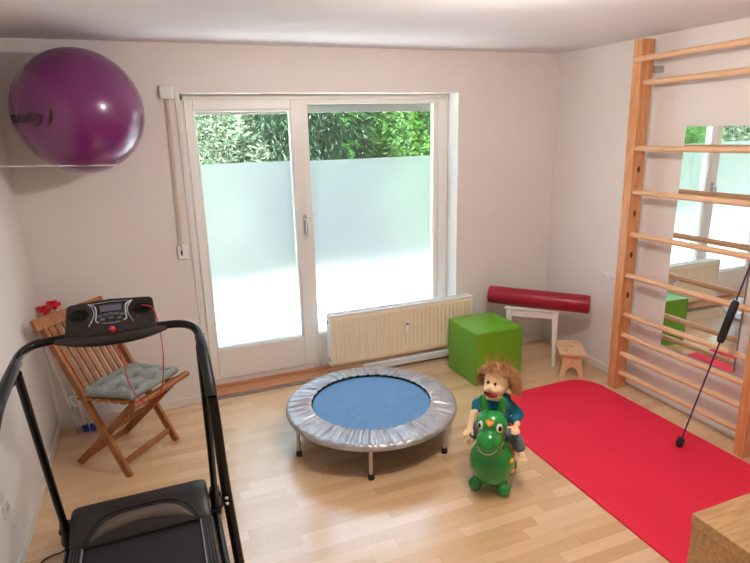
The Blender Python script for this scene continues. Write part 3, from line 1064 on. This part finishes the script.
# cushion (lies on the chair)
cu = thing('seat_cushion', 'grey-green tufted seat cushion tied on the folding chair', 'cushion', (0.4435, -0.5, 0.465), math.radians(49))
cm = MB()
NC = 48
def cz(u, v):
    e = max(abs(u), abs(v))
    base = (1 - e ** 6) ** 0.5 if e < 1 else 0
    d = 0.0
    for a in (-0.66, 0, 0.66):
        for b in (-0.66, 0, 0.66):
            rr = math.hypot(u - a, v - b)
            d += 0.75 * math.exp(-(rr / 0.15) ** 2)
    cr = 0.22 * (math.exp(-(min(abs(u - a) for a in (-.66, 0, .66)) / .06) ** 2) + math.exp(-(min(abs(v - a) for a in (-.66, 0, .66)) / .06) ** 2))
    return base * max(0.12, 1 - d - cr + 0.05 * math.sin(9 * u + 4 * v))
top, bot = [], []
for i in range(NC + 1):
    rt, rb_ = [], []
    for j_ in range(NC + 1):
        u, v = -1 + 2 * i / NC, -1 + 2 * j_ / NC
        x = u * 0.205 * (1 - 0.03 * (v * v) * 0 + 0.02 * math.sin(3 * v))
        y = -0.095 + v * 0.195 * (1 + 0.02 * math.cos(4 * u))
        zb = 0.466 - 0.465 + (0.10 - y) * 0.068 
        h = cz(u, v) * 0.05
        rt.append(cm.bm.verts.new((x, y, zb + 0.010 + h)))
        rb_.append(cm.bm.verts.new((x, y, zb + 0.006 - 0.004 * (1 if h > 0.001 else 0))) if 0 < i < NC and 0 < j_ < NC else rt[-1])
    top.append(rt); bot.append(rb_)
for i in range(NC):
    for j_ in range(NC):
        cm.bm.faces.new((top[i][j_], top[i + 1][j_], top[i + 1][j_ + 1], top[i][j_ + 1]))
        try:
            cm.bm.faces.new((bot[i][j_], bot[i][j_ + 1], bot[i + 1][j_ + 1], bot[i + 1][j_]))
        except ValueError:
            pass
cm.build('pad', 'cushion_green', cu, smooth=80)
for s in (-1, 1):
    tb = MB()
    tb.tube(spline([(s * 0.20, 0.10, 0.015), (s * 0.235, 0.115, 0.01), (s * 0.25, 0.10, -0.03), (s * 0.245, 0.12, -0.075)], 5), [0.008] * 11 + [0.006] * 5, 8, flat=0.5)
    tb.tube(spline([(s * 0.235, 0.115, 0.012), (s * 0.262, 0.10, 0.018), (s * 0.275, 0.07, -0.01), (s * 0.262, 0.05, -0.03)], 5), 0.006, 8, flat=0.5)
    tb.ell((s * 0.238, 0.113, 0.008), (0.014, 0.012, 0.012))
    tb.build('tie', 'cushion_green', cu)

# ------------------------------------------------------------------ toy poles leaning in the corner
def pole(label, foot, top, head, hm, tip, clip=None, off=0.0):
    t = thing('toy_pole', label, 'pole', (foot[0], foot[1], 0), 0, None)
    f_, p_ = Vector((0, 0, 0.012)), Vector(top) - Vector((foot[0], foot[1], 0))
    MB().tube([f_ + (p_ - f_) * 0.03, p_], 0.011, 12).build('shaft', 'pole_white', t)
    d = (p_ - f_).normalized()
    MB().tube([f_, f_ + d * 0.05], [0.02, 0.016], 12).build('foot', tip, t)
    hb = MB()
    if head == 'cross':
        s = Vector((1, 0.25, 0.08)).normalized()
        hb.bar(p_ - s * 0.034, p_ + s * 0.034, 0.03, 0.022)
        hb.bar(p_ - d * 0.03, p_ + d * 0.028, 0.026, 0.026)
        hb.bar(p_ - s * 0.03 + d * .005, p_ - s * 0.03 + d * 0.03, 0.022, 0.022)
    else:
        hb.tube([p_ - d * 0.03, p_ + d * 0.03], [0.02, 0.03], 12)
    hb.build('head', hm, t, bevel=0.003)
    if clip:
        c = f_ + (p_ - f_) * clip[0] + Vector((off, 0, 0))
        q_ = clip[2]
        MB().bar(c - Vector((0.045, 0.01, 0.01)) * q_, c + Vector((0.045, 0.01, 0.012)) * q_, 0.03 * q_, 0.025 * q_).bar(c + Vector((-0.01, 0, 0)) * q_, c + Vector((-0.008, 0, 0.04)) * q_, 0.03 * q_, 0.022 * q_).build('clip', clip[1], t, bevel=0.004)
    return t
pole('white plastic pole with red cross head nearest the corner behind the chair', (0.178, -0.125), (0.055, -0.06, 0.855), 'cross', 'red_plastic', 'tip_blue', (0.80, 'clip_orange', 1.0), -0.022)
pole('white plastic pole with higher red cross head beside the first behind the chair', (0.222, -0.125), (0.112, -0.05, 0.88), 'cross', 'red_plastic', 'tip_blue', (0.28, 'tip_green', 0.35))
pole('pale plastic pole with grey head leaning left of the red ones', (0.135, -0.12), (0.034, -0.24, 0.755), 'cap', 'clip_grey', 'clip_grey')

# ------------------------------------------------------------------ treadmill
td = thing('treadmill', 'black folding treadmill with console and handlebars in the lower left', 'treadmill', (0.54, -1.9, 0))
def T_(p):
    return Vector(p) - Vector((0.54, -1.9, 0))
def TT(ps):
    return [T_(p) for p in ps]
# motor hood
hp = [(-1.30, 0.0), (-1.285, 0.05), (-1.29, 0.15), (-1.315, 0.19), (-1.35, 0.20), (-1.40, 0.192), (-1.45, 0.165), (-1.50, 0.125), (-1.515, 0.11), (-1.515, 0.02)]
hm = MB()
secs = []
for x, sc in ((0.235, 0.88), (0.242, 0.95), (0.262, 0.99), (0.30, 1.0), (0.54, 1.0), (0.78, 1.0), (0.818, 0.99), (0.838, 0.95), (0.845, 0.88)):
    secs.append([hm.bm.verts.new(T_((x, -1.45 + (y + 1.45) * (0.96 + .04 * sc), 0.03 + max(z, 0) * sc))) for y, z in hp])
for a, b in zip(secs, secs[1:]):
    for k in range(len(hp)):
        hm.bm.faces.new((a[k], a[(k + 1) % len(hp)], b[(k + 1) % len(hp)], b[k]))
hm.bm.faces.new(secs[0]); hm.bm.faces.new(secs[-1][::-1])
hm.build('motor_hood', 'hood_black', td, bevel=0.008, seg=3, smooth=45)
# lighter arched insert at the foot of the hood
def hood_z(y):
    pr_ = [(-1.515, 0.14), (-1.50, 0.155), (-1.45, 0.195), (-1.40, 0.222), (-1.35, 0.230)]
    for (ya, za), (yb, zb) in zip(pr_, pr_[1:]):
        if ya <= y <= yb:
            return za + (zb - za) * (y - ya) / (yb - ya)
    return 0.14
im = MB()
top_, low_ = [], []
for k in range(25):
    u = -1 + 2 * k / 24
    x = 0.54 + u * 0.225
    yt = -1.503 + 0.075 * (1 - abs(u) ** 3.5)
    yl = -1.508 + 0.035 * (1 - u * u)
    yt = max(yt, yl + 0.001)
    top_.append(im.bm.verts.new(T_((x, yt, hood_z(yt) + 0.0015))))
    low_.append(im.bm.verts.new(T_((x, yl, hood_z(yl) + 0.0015))))
for k in range(24):
    im.bm.faces.new((top_[k], top_[k + 1], low_[k + 1], low_[k]))
o = im.build('hood_insert', 'hood_grey', td)
md = o.modifiers.new('t', 'SOLIDIFY'); md.thickness = 0.003; md.offset = -1
ar = MB()
ar.tube([T_((0.54 + u * 0.25, -1.508 + 0.10 * (1 - abs(u) ** 4), hood_z(-1.508 + 0.10 * (1 - abs(u) ** 4)) + 0.001)) for u in [-1 + k / 12 for k in range(25)]], 0.006, 8)
ar.build('hood_ridge', 'hood_black', td)
# deck, belt, side rails
MB().box(T_((0.25, -2.78, 0.05)), T_((0.83, -1.50, 0.118))).build('deck', 'black_plastic', td, bevel=0.004)
bl_ = MB().prism([(0.29 - .54, 0), (0.79 - .54, 0), (0.79 - .54, 1.27), (0.29 - .54, 1.27)], 0.006, Matrix.Translation((0, -2.78 + 1.9, 0.1185)))
bl_.build('running_belt', 'belt_black', td, bevel=0.002)
for x0, x1, s in ((0.235, 0.287, -1), (0.793, 0.845, 1)):
    rl = MB()
    rl.box(T_((x0, -2.80, 0.06)), T_((x1, -1.51, 0.138)))
    r_o = rl.build('side_rail', 'rail_grey', td, bevel=0.006)
    xx = x1 - 0.002 if s < 0 else x0 - 0.002
    g1 = MB()
    for f_ in (0.28, 0.55, 0.8):
        xm = x0 + (x1 - x0) * f_
        g1.box(T_((xm - 0.003, -2.79, 0.1382)), T_((xm + 0.003, -1.52, 0.1405)))
    g1.build('grip_rib', 'black_rubber', r_o)
    e_ = MB().box(T_((xx, -2.79, 0.124)), T_((xx + 0.004, -1.52, 0.1395))).build('edge_trim', 'silver_print', r_o)
# base frame, wheels
bf = MB()
bf.tube(TT([(0.19, -1.36, 0.045), (0.90, -1.36, 0.045)]), 0.02, 12)
for x in (0.205, 0.875):
    bf.tube(TT([(x, -1.25, 0.035), (x, -2.75, 0.035)]), 0.018, 12)
bf.build('base_frame', 'black_metal', td)
for x in (0.205, 0.878):
    wl = MB().lathe([(0, -0.014), (0.03, -0.014), (0.036, -0.008), (0.036, 0.008), (0.03, 0.014), (0, 0.014)], 28, Matrix.Translation(T_((x + (0.026 if x > .5 else -0.026), -1.27, 0.036))) @ Matrix.Rotation(PI / 2, 4, 'Y'))
    wl.build('wheel', 'black_rubber', td)
    pv = MB().tube(TT([(x - 0.03, -1.345, 0.13), (x + 0.03, -1.345, 0.13)]), 0.014, 12)
    pv.tube(TT([(x, -1.335, 0.05), (x, -1.345, 0.17)]), 0.026, 12)
    pv.build('pivot_joint', 'black_plastic', td)
# uprights
UL = [(0.205, -1.34, 0.10), (0.20, -1.47, 0.57), (0.197, -1.60, 1.035)]
UR = [(0.880, -1.34, 0.10), (0.877, -1.47, 0.57), (0.872, -1.60, 1.035)]
for P in (UL, UR):
    u_ = MB().tube(TT(P), 0.0165, 14).build('upright', 'black_metal', td)
# handle bar with console lip
hbp = spline([(0.193, -1.70, 1.035), (0.190, -1.60, 1.058), (0.196, -1.51, 1.073), (0.225, -1.45, 1.083), (0.275, -1.43, 1.088), (0.36, -1.425, 1.09), (0.54, -1.43, 1.09),
              (0.72, -1.425, 1.09), (0.80, -1.43, 1.088), (0.845, -1.455, 1.083), (0.872, -1.51, 1.073), (0.878, -1.60, 1.058), (0.878, -1.70, 1.03)], 6)
MB().tube(TT(hbp), 0.0175, 16).build('handlebar', 'black_metal', td)
for s, x in ((-1, 0.19), (1, 0.88)):
    d0 = Vector((x, -1.60, 1.058)); 
    if s < 0:
        g = [(0.19, -1.615, 1.055), (0.185, -1.72, 1.04), (0.172, -1.84, 1.0), (0.15, -1.93, 0.90)]
        tb_ = [(0.15, -1.93, 0.90), (0.10, -1.97, 0.75), (0.08, -1.93, 0.50), (0.08, -1.88, 0.35), (0.10, -1.86, 0.06)]
    else:
        g = [(0.879, -1.63, 1.055), (0.880, -1.70, 1.035), (0.883, -1.79, 0.96), (0.885, -1.83, 0.90)]
        tb_ = [(0.885, -1.83, 0.90), (0.89, -1.835, 0.80), (0.897, -1.85, 0.55), (0.905, -1.865, 0.40), (0.925, -1.92, 0.06)]
    MB().tube(TT(spline(g, 5)), 0.0225, 16).build('foam_grip', 'foam_black', td)
    st_ = MB().tube(TT(spline(tb_, 5)), 0.0205, 16).build('rear_strut', 'black_metal', td)
    MB().tube(TT([g[0], (Vector(g[0]) + (Vector(g[0]) - Vector(g[1])).normalized() * 0.05)]), 0.0215, 16).build('clamp', 'grey_metal' if False else 'rail_grey', td)
    if s > 0:
        rv = MB()
        for zz, yy in ((0.462, -1.877), (0.438, -1.88)):
            rv.ell(T_((0.897, yy - 0.001, zz)), (0.008, 0.008, 0.008), n=12, m=8)
        rv.build('rivet', 'chrome', st_)
# console
cB = Vector((0.535, -1.475, 1.095))
cv = Vector((0, 0.15, 0.105)).normalized()
cn = Vector((0, -cv.z, cv.y))
Mc = Matrix(((1, 0, 0, cB.x - .54), (0, cv.y, cn.y, cB.y + 1.9), (0, cv.z, cn.z, cB.z), (0, 0, 0, 1)))
CH = 0.185
outl = arc(0.15, CH - 0.028, 0.024, 0, 90, 6) + [(0.0, CH + 0.008)] + arc(-0.15, CH - 0.028, 0.024, 90, 180, 6) + [(-0.18, 0.0)] + [(-0.12, -0.022), (0, -0.032), (0.12, -0.022)] + [(0.18, 0.0)]
con_ = MB().prism(outl, 0.045, Mc @ Matrix.Translation((0, 0, -0.035))).build('console', 'console_black', td, bevel=0.006, seg=3)
lip = []
lp_ = MB()
pl = []
rl_ = []
for k in range(25):
    u = -1 + 2 * k / 24
    pl.append(Mc @ Vector((u * 0.215, -0.004 - 0.022 * (1 - u * u), 0.004)))
    rl_.append(0.012 + 0.019 * (1 - abs(u) ** 2.5))
lp_.tube(pl, rl_, 14, flat=0.8)
lp_.build('console_lip', 'console_black', td)
for s in (-1, 1):
    Mh = Mc @ Matrix.Translation((s * 0.125, 0.115, 0.0105)) @ Matrix.Diagonal((1.25, 1.0, 1, 1))
    MB().lathe([(0.032, 0.001), (0.030, 0.003), (0.027, 0.001), (0.0, 0.0005)], 32, Mh).build('cup_holder', 'cup_black', con_)
    rg = MB()
    rg.tube([Mc @ Vector((s * 0.125 + 0.037 * math.cos(a * PI / 12), 0.115 + 0.030 * math.sin(a * PI / 12), 0.0115)) for a in range(25)], 0.0018, 6, cap=False)
    rg.build('cup_rim', 'black_plastic', con_)
MB().prism(rrect(0.085, 0.036, 0.004, cy=0.137), 0.003, Mc @ Matrix.Translation((0, 0, 0.009))).build('display', 'lcd_grey', con_)
kp = MB()
for (x, y) in ((-0.044, 0.096), (-0.022, 0.101), (0, 0.105), (0.022, 0.101), (0.044, 0.096), (-0.034, 0.077), (-0.0, 0.083), (0.034, 0.077)):
    kp.prism(rrect(0.019, 0.013, 0.004, cx=x, cy=y), 0.004, Mc @ Matrix.Translation((0, 0, 0.009)))
kp.build('keypad', 'key_grey', con_)
pr = MB()
for s in (-1, 1):
    pr.tube([Mc @ Vector(p) for p in spline([(s * 0.088, 0.168, 0.011), (s * 0.072, 0.145, 0.011), (s * 0.066, 0.115, 0.011), (s * 0.072, 0.085, 0.011), (s * 0.088, 0.048, 0.011)], 4)], 0.0018, 6)
    pr.tube([Mc @ Vector(p) for p in spline([(s * 0.088, 0.168, 0.011), (s * 0.062, 0.150, 0.011), (s * 0.058, 0.11, 0.011), (s * 0.06, 0.075, 0.011), (s * 0.048, 0.062, 0.011)], 4)], 0.0032, 6)
pr.tube([Mc @ Vector(p) for p in ((-0.088, 0.168, 0.011), (0, 0.173, 0.011), (0.088, 0.168, 0.011))], 0.0014, 6)
pr.tube([Mc @ Vector(p) for p in spline([(-0.035, 0.058, 0.011), (0, 0.054, 0.011), (0.035, 0.058, 0.011)], 4)], 0.0022, 6)
pr.build('printed_trim', 'silver_print', con_)
key = MB().ell(Mc @ Vector((0.005, 0.0, 0.04)), (0.0125, 0.0125, 0.0125)).build('safety_key', 'red_plastic', td)
kpnt = Mc @ Vector((0.005, 0.0, 0.04)) + Vector((.54, -1.9, 0))
cordp = spline([kpnt, (0.560, -1.50, 0.985), (0.575, -1.49, 0.86), (0.61, -1.46, 0.765), (0.655, -1.45, 0.735), (0.698, -1.45, 0.80), (0.722, -1.45, 0.95), (0.722, -1.44, 1.07), (0.705, -1.40, 1.165), (0.66, -1.40, 1.188)], 6)
MB().tube(TT(cordp), 0.0024, 6).build('safety_cord', 'red_cord', td)
MB().tube(TT(spline([(0.215, -1.36, 0.06), (0.17, -1.34, 0.02), (0.12, -1.33, 0.006), (0.085, -1.36, 0.006), (0.07, -1.45, 0.006), (0.06, -1.7, 0.006)], 6)), 0.004, 8).build('power_cable', 'black_rubber', td)

# ------------------------------------------------------------------ swing rod leaning on the ladder
ra, rb2 = Vector((3.535, -1.82, 0.013)), Vector((3.742, -1.951, 1.178))
rdir = (rb2 - ra).normalized()
sr = thing('swing_rod', 'thin purple flexible swing rod with black foam grip leaning on the ladder', 'exercise rod', tuple(ra))
LR = 1.55
MB().tube([rdir * 0.02, rdir * LR], 0.0045, 10).build('rod', 'rod_purple', sr)
Mz = rdir.to_track_quat('Z', 'Y').to_matrix().to_4x4()
MB().lathe([(0, 0.0), (0.016, 0.0), (0.021, 0.006), (0.021, 0.045), (0.016, 0.053), (0, 0.053)], 20, Matrix.Translation((0, 0, 0.004)) @ Mz).build('end_cap', 'black_rubber', sr)
MB().lathe([(0, LR - .0), (0.016, LR), (0.021, LR + 0.006), (0.021, LR + 0.045), (0.016, LR + 0.053), (0, LR + 0.053)], 20, Mz).build('end_cap', 'black_rubber', sr)
MB().lathe([(0, 0.690), (0.015, 0.692), (0.021, 0.71), (0.021, 0.93), (0.015, 0.945), (0, 0.947)], 20, Mz).build('foam_grip', 'black_rubber', sr)

# ------------------------------------------------------------------ hopping horse
PX, PY, PR = 2.333, -1.652, math.radians(-43)
pn = thing('hopping_horse', 'green inflatable hopping horse carrying the puppet, beside the red mat', 'toy', (PX, PY, 0), PR)
b = MB()
b.ell((0, 0.03, 0.162), (0.112, 0.165, 0.125))
b.ell((0, -0.050, 0.157), (0.121, 0.120, 0.137))
b.ell((0, -0.085, 0.27), (0.068, 0.066, 0.09))
b.ell((0, -0.095, 0.34), (0.074, 0.064, 0.09))
b.ell((0, -0.10, 0.412), (0.083, 0.068, 0.066))
b.ell((0, -0.160, 0.348), (0.066, 0.062, 0.052))
b.ell((0, -0.185, 0.335), (0.056, 0.048, 0.042))
for s in (-1, 1):
    b.ell((s * 0.050, -0.08, 0.508), (0.024, 0.015, 0.054), (0, s * 0.08, 0))
    for y in (-0.105, 0.14):
        b.ell((s * 0.076, y, 0.037), (0.038, 0.038, 0.037))
        b.capsule((s * 0.06, y * 0.75, 0.09), (s * 0.074, y * .97, 0.05), 0.03, 0.024)
b.capsule((0, 0.18, 0.20), (0, 0.225, 0.16), 0.02, 0.013)
body = b.build('body', 'pony_green', pn, remesh=0.0045, sm=10)
def disc_on(parent, name, mname, c, nrm, rx, ry, th=0.003, rot=0.0, shape=None):
    nrm = Vector(nrm).normalized()
    q_ = nrm.to_track_quat('Z', 'Y').to_matrix().to_4x4()
    Md = Matrix.Translation(c) @ q_ @ Matrix.Rotation(rot, 4, 'Z')
    m_ = MB()
    if shape:
        m_.prism(shape, th, Md)
        return m_.build(name, mname, parent, bevel=0.001)
    m_.lathe([(0, -0.004), (1.0, -0.004), (1.0, 0.0), (0.85, th * 0.6), (0.5, th), (0, th)], 24, Md @ Matrix.Diagonal((rx, ry, 1, 1)))
    return m_.build(name, mname, parent)
for s in (-1, 1):
    nr = Vector((s * 0.62, -0.78, 0.10)).normalized()
    c = Vector((0, -0.10, 0.412)) + Vector((nr.x * 0.081, nr.y * 0.067, 0.006))
    ey_ = disc_on(pn, 'eye', 'eye_white', c, nr, 0.017, 0.024, 0.004)
    disc_on(ey_, 'pupil', 'eye_black', c + nr * 0.004 + Vector((0, 0, -0.002)), nr, 0.010, 0.015, 0.003)
def heart(s):
    out = []
    for k in range(28):
        t = 2 * PI * k / 28
        out.append((s * 16 * math.sin(t) ** 3 / 16, s * (13 * math.cos(t) - 5 * math.cos(2 * t) - 2 * math.cos(3 * t) - math.cos(4 * t)) / 16))
    return out
hn = Vector((0, -0.86, 0.5)).normalized()
hc = Vector((0, -0.158, 0.442))
h_o = disc_on(pn, 'heart_mark', 'heart_orange', hc, hn, 1, 1, 0.004, 0, heart(0.022))
disc_on(pn, 'heart_highlight', 'doll_skin', hc + hn * 0.004, hn, 1, 1, 0.0012, 0, heart(0.007))
disc_on(pn, 'spot', 'spot_yellow', Vector((0.110, -0.080, 0.200)), Vector((7.7, -2.1, 2.2)), 0.022, 0.012, 0.005)
disc_on(pn, 'spot', 'spot_yellow', Vector((0.115, -0.078, 0.138)), Vector((7.7, -2.0, -1.0)), 0.018, 0.014, 0.005)
for s in (-1, 1):
    disc_on(pn, 'nostril', 'pony_green', Vector((s * 0.032, -0.218, 0.366)), Vector((s * 0.4, -0.8, 0.45)), 0.009, 0.007, 0.005)
sml = MB().tube(spline([(-0.05, -0.205, 0.325), (-0.03, -0.224, 0.309), (0, -0.231, 0.303), (0.03, -0.224, 0.309), (0.05, -0.205, 0.325)], 5), 0.0022, 6)
o = sml.build('smile_line', 'smile_green', pn)

# ------------------------------------------------------------------ puppet
dl = thing('hand_puppet', 'soft boy puppet with shaggy brown hair and teal hoodie riding the horse', 'puppet', (PX, PY, 0.27), PR)
Z0 = 0.27
def D(x, y, z):
    return (x, y, z - Z0)
hcx, hcy, hcz = 0.000, 0.05, 0.577
b = MB()
hr_ = -0.30
def HD(x, y, z):   # head space -> doll space
    v = Matrix.Rotation(hr_, 3, 'Z') @ Vector((x, y, z))
    return D(hcx + v.x, hcy + v.y, hcz + v.z)
b.ell(HD(0, 0, 0.01), (0.070, 0.066, 0.074))
b.ell(HD(0, -0.03, -0.02), (0.060, 0.055, 0.05))
b.ell(HD(0, -0.084, -0.004), (0.019, 0.017, 0.016))
b.ell(HD(0, -0.070, -0.016), (0.042, 0.024, 0.016))
b.ell(HD(0, -0.060, -0.062), (0.040, 0.034, 0.017))
for s in (-1, 1):
    b.ell(HD(s * 0.066, 0.005, -0.005), (0.012, 0.014, 0.018))
b.capsule(D(0.0, 0.05, 0.42), D(hcx, hcy, 0.51), 0.034, 0.03)
b.capsule(D(0.0, 0.05, 0.33), D(0, 0.05, 0.42), 0.05, 0.04)
# arms with hands
def hand(b, wrist, palm, dirf, side, spread, thumb):
    wrist, palm, dirf, side, thumb = map(Vector, (wrist, palm, dirf, side, thumb))
    dirf.normalize(); side.normalize()
    b.capsule(wrist, palm, 0.014, 0.015)
    nrm_ = dirf.cross(side)
    for k in range(4):
        o_ = (k - 1.5) * spread
        ln = (0.030, 0.034, 0.032, 0.026)[k]
        p_a = palm + side * o_ * 0.7 + dirf * 0.006
        p_b = p_a + (dirf + side * (k - 1.5) * 0.12).normalized() * ln * 0.6
        p_c = p_b + (dirf * 0.75 - Vector((0, 0, 0.65))).normalized() * ln * 0.5
        b.capsule(p_a, p_b, 0.0068, 0.0062, 10)
        b.capsule(p_b, p_c, 0.0062, 0.0056, 10)
    b.capsule(palm - side * spread * 1.2 - dirf * .004, palm - side * spread * 1.2 + thumb.normalized() * 0.026, 0.0075, 0.006, 10)
b.capsule(D(0.095, 0.035, 0.40), D(0.118, 0.0, 0.375), 0.02, 0.017)
hand(b, D(0.118, 0.0, 0.375), D(0.112, -0.035, 0.368), (0.25, -1, -0.15), (1, 0.2, 0), 0.0135, (-0.7, -0.6, 0.3))
b.capsule(D(-0.10, 0.04, 0.41), D(-0.118, -0.02, 0.395), 0.018, 0.016)
b.capsule(D(-0.115, -0.01, 0.405), D(-0.118, -0.05, 0.355), 0.017, 0.015)
hand(b, D(-0.118, -0.05, 0.355), D(-0.122, -0.075, 0.335), (-0.35, -1, -0.1), (-0.9, 0.3, -0.3), 0.0135, (0.3, -0.7, -0.6))
# feet
for s in (-1, 1):
    ox, oy = (0, 0) if s > 0 else (0.016, 0.06)
    b.capsule(D(s * 0.128 + ox, 0.01 + oy, 0.25), D(s * 0.142 + ox, oy, 0.215), 0.018, 0.016)
    b.capsule(D(s * 0.142 + ox, 0.005 + oy, 0.212), D(s * 0.158 + ox, -0.040 + oy, 0.207), 0.018, 0.02)
    for k in range(5):
        b.capsule(D(s * (0.142 + 0.0085 * k) + ox, -0.045 + oy, 0.205), D(s * (0.145 + 0.0095 * k) + ox, -0.068 + 0.003 * k + oy, 0.202), 0.0065, 0.0055, 8)
b.capsule(D(-0.05, 0.05, 0.30), D(0.05, 0.05, 0.30), 0.03, 0.03)
for s in (-1, 1):
    b.capsule(D(s * 0.05, 0.05, 0.30), D(s * 0.125 + (0.016 if s < 0 else 0), 0.01 + (0.06 if s < 0 else 0), 0.265), 0.03, 0.022)
b.build('body', 'doll_skin', dl, remesh=0.0028, sm=3)
# mouth, eyes
mo_ = MB()
mo_.ell(HD(0.0, -0.079, -0.040), (0.040, 0.018, 0.013), (0, 0, hr_))
mo_.build('mouth', 'doll_mouth', dl)
for s in (-1, 1):
    e = MB().ell(HD(s * 0.020, -0.070, 0.020), (0.0075, 0.006, 0.009)).build('eye', 'eye_black', dl)
# hoodie
b = MB()
b.ell(D(0, 0.055, 0.385), (0.084, 0.066, 0.085))
b.ell(D(0, 0.055, 0.44), (0.078, 0.058, 0.048))
b.ell(D(0, 0.06, 0.325), (0.078, 0.068, 0.045))
b.capsule(D(0.062, 0.055, 0.445), D(0.112, 0.06, 0.40), 0.038, 0.034)
b.capsule(D(0.112, 0.06, 0.40), D(0.104, 0.02, 0.385), 0.034, 0.028)
b.capsule(D(-0.062, 0.055, 0.445), D(-0.108, 0.065, 0.42), 0.038, 0.032)
b.capsule(D(-0.108, 0.065, 0.42), D(-0.108, 0.03, 0.408), 0.032, 0.026)
b.capsule(D(-0.045, 0.05, 0.475), D(0.045, 0.05, 0.475), 0.024, 0.024)
b.capsule(D(-0.04, 0.09, 0.47), D(0.04, 0.09, 0.47), 0.03, 0.03)
b.build('hoodie', 'hoodie_teal', dl, remesh=0.004, sm=4)
pk = MB().prism(rrect(0.044, 0.036, 0.006), 0.004, Matrix.Translation(D(0.035, -0.0165, 0.435)) @ Matrix.Rotation(PI / 2 - 0.25, 4, 'X'))
pk.build('pocket', 'pocket_grey', dl, bevel=0.001)
b = MB()
b.ell(D(0, 0.06, 0.30), (0.072, 0.066, 0.04))
for s in (-1, 1):
    ox, oy = (0, 0) if s > 0 else (0.016, 0.06)
    b.capsule(D(s * 0.04, 0.05, 0.305), D(s * 0.118 + ox, 0.005 + oy, 0.282), 0.038, 0.034)
    b.capsule(D(s * 0.118 + ox, 0.005 + oy, 0.282), D(s * 0.134 + ox, 0.0 + oy, 0.243), 0.034, 0.033)
b.build('trousers', 'trouser_grey', dl, remesh=0.004, sm=4)
# shaggy hair
rnd = random.Random(21)
hv, hf = [], []
base_c = Vector(HD(0, 0.008, 0.012))
Rh = Matrix.Rotation(hr_, 3, 'Z')
for i in range(5200):
    while True:
        v = Vector((rnd.gauss(0, 1), rnd.gauss(0, 1), rnd.gauss(0, 1))).normalized()
        front = -v.y
        if v.z > (-0.35 if front < 0.1 else 0.55 + 0.25 * front) or (abs(v.x) > 0.86 and v.z > -0.3 and front < .3):
            break
    p = base_c + Rh @ Vector((v.x * 0.068, v.y * 0.064, v.z * 0.072))
    out = Rh @ v
    crown = max(0, v.z)
    L = rnd.uniform(0.055, 0.098) * (0.62 if front > 0.3 else 1.0)
    fall = Vector((v.x * 0.9, v.y * 0.8, 0)).normalized() if (abs(v.x) + abs(v.y)) > 1e-3 else Vector((1, 0, 0))
    fall = Rh @ fall
    jit = Vector((rnd.uniform(-.3, .3), rnd.uniform(-.3, .3), rnd.uniform(-.2, .3)))
    spike = rnd.random() < 0.05 and v.z > .6
    pts_ = [p]
    d = (out * 1.0 + jit * 0.5).normalized()
    cur = p.copy()
    for k in range(4):
        if spike:
            dd = (out + Vector((0, 0, .6)) + jit).normalized()
        else:
            t = (k + 1) / 4
            dd = (out * (1 - t) * 1.0 + fall * 0.95 * (0.5 + crown) + Vector((0, 0, -1)) * (t * 1.25) + jit * .6).normalized()
        cur = cur + dd * L / 4
        pts_.append(cur.copy())
    w = rnd.uniform(0.0011, 0.002)
    side = out.cross(Vector((rnd.uniform(-1, 1), rnd.uniform(-1, 1), rnd.uniform(-1, 1)))).normalized()
    bi = len(hv)
    for k, q_ in enumerate(pts_):
        ww = w * (1 - k / 4.4)
        hv += [tuple(q_ - side * ww), tuple(q_ + side * ww)]
    for k in range(4):
        hf.append((bi + 2 * k, bi + 2 * k + 1, bi + 2 * k + 3, bi + 2 * k + 2))
me = bpy.data.meshes.new('hair')
me.from_pydata(hv, [], hf)
me.materials.append(MATS['doll_hair'])
ho = bpy.data.objects.new('hair', me)
COL.objects.link(ho)
ho.parent = dl
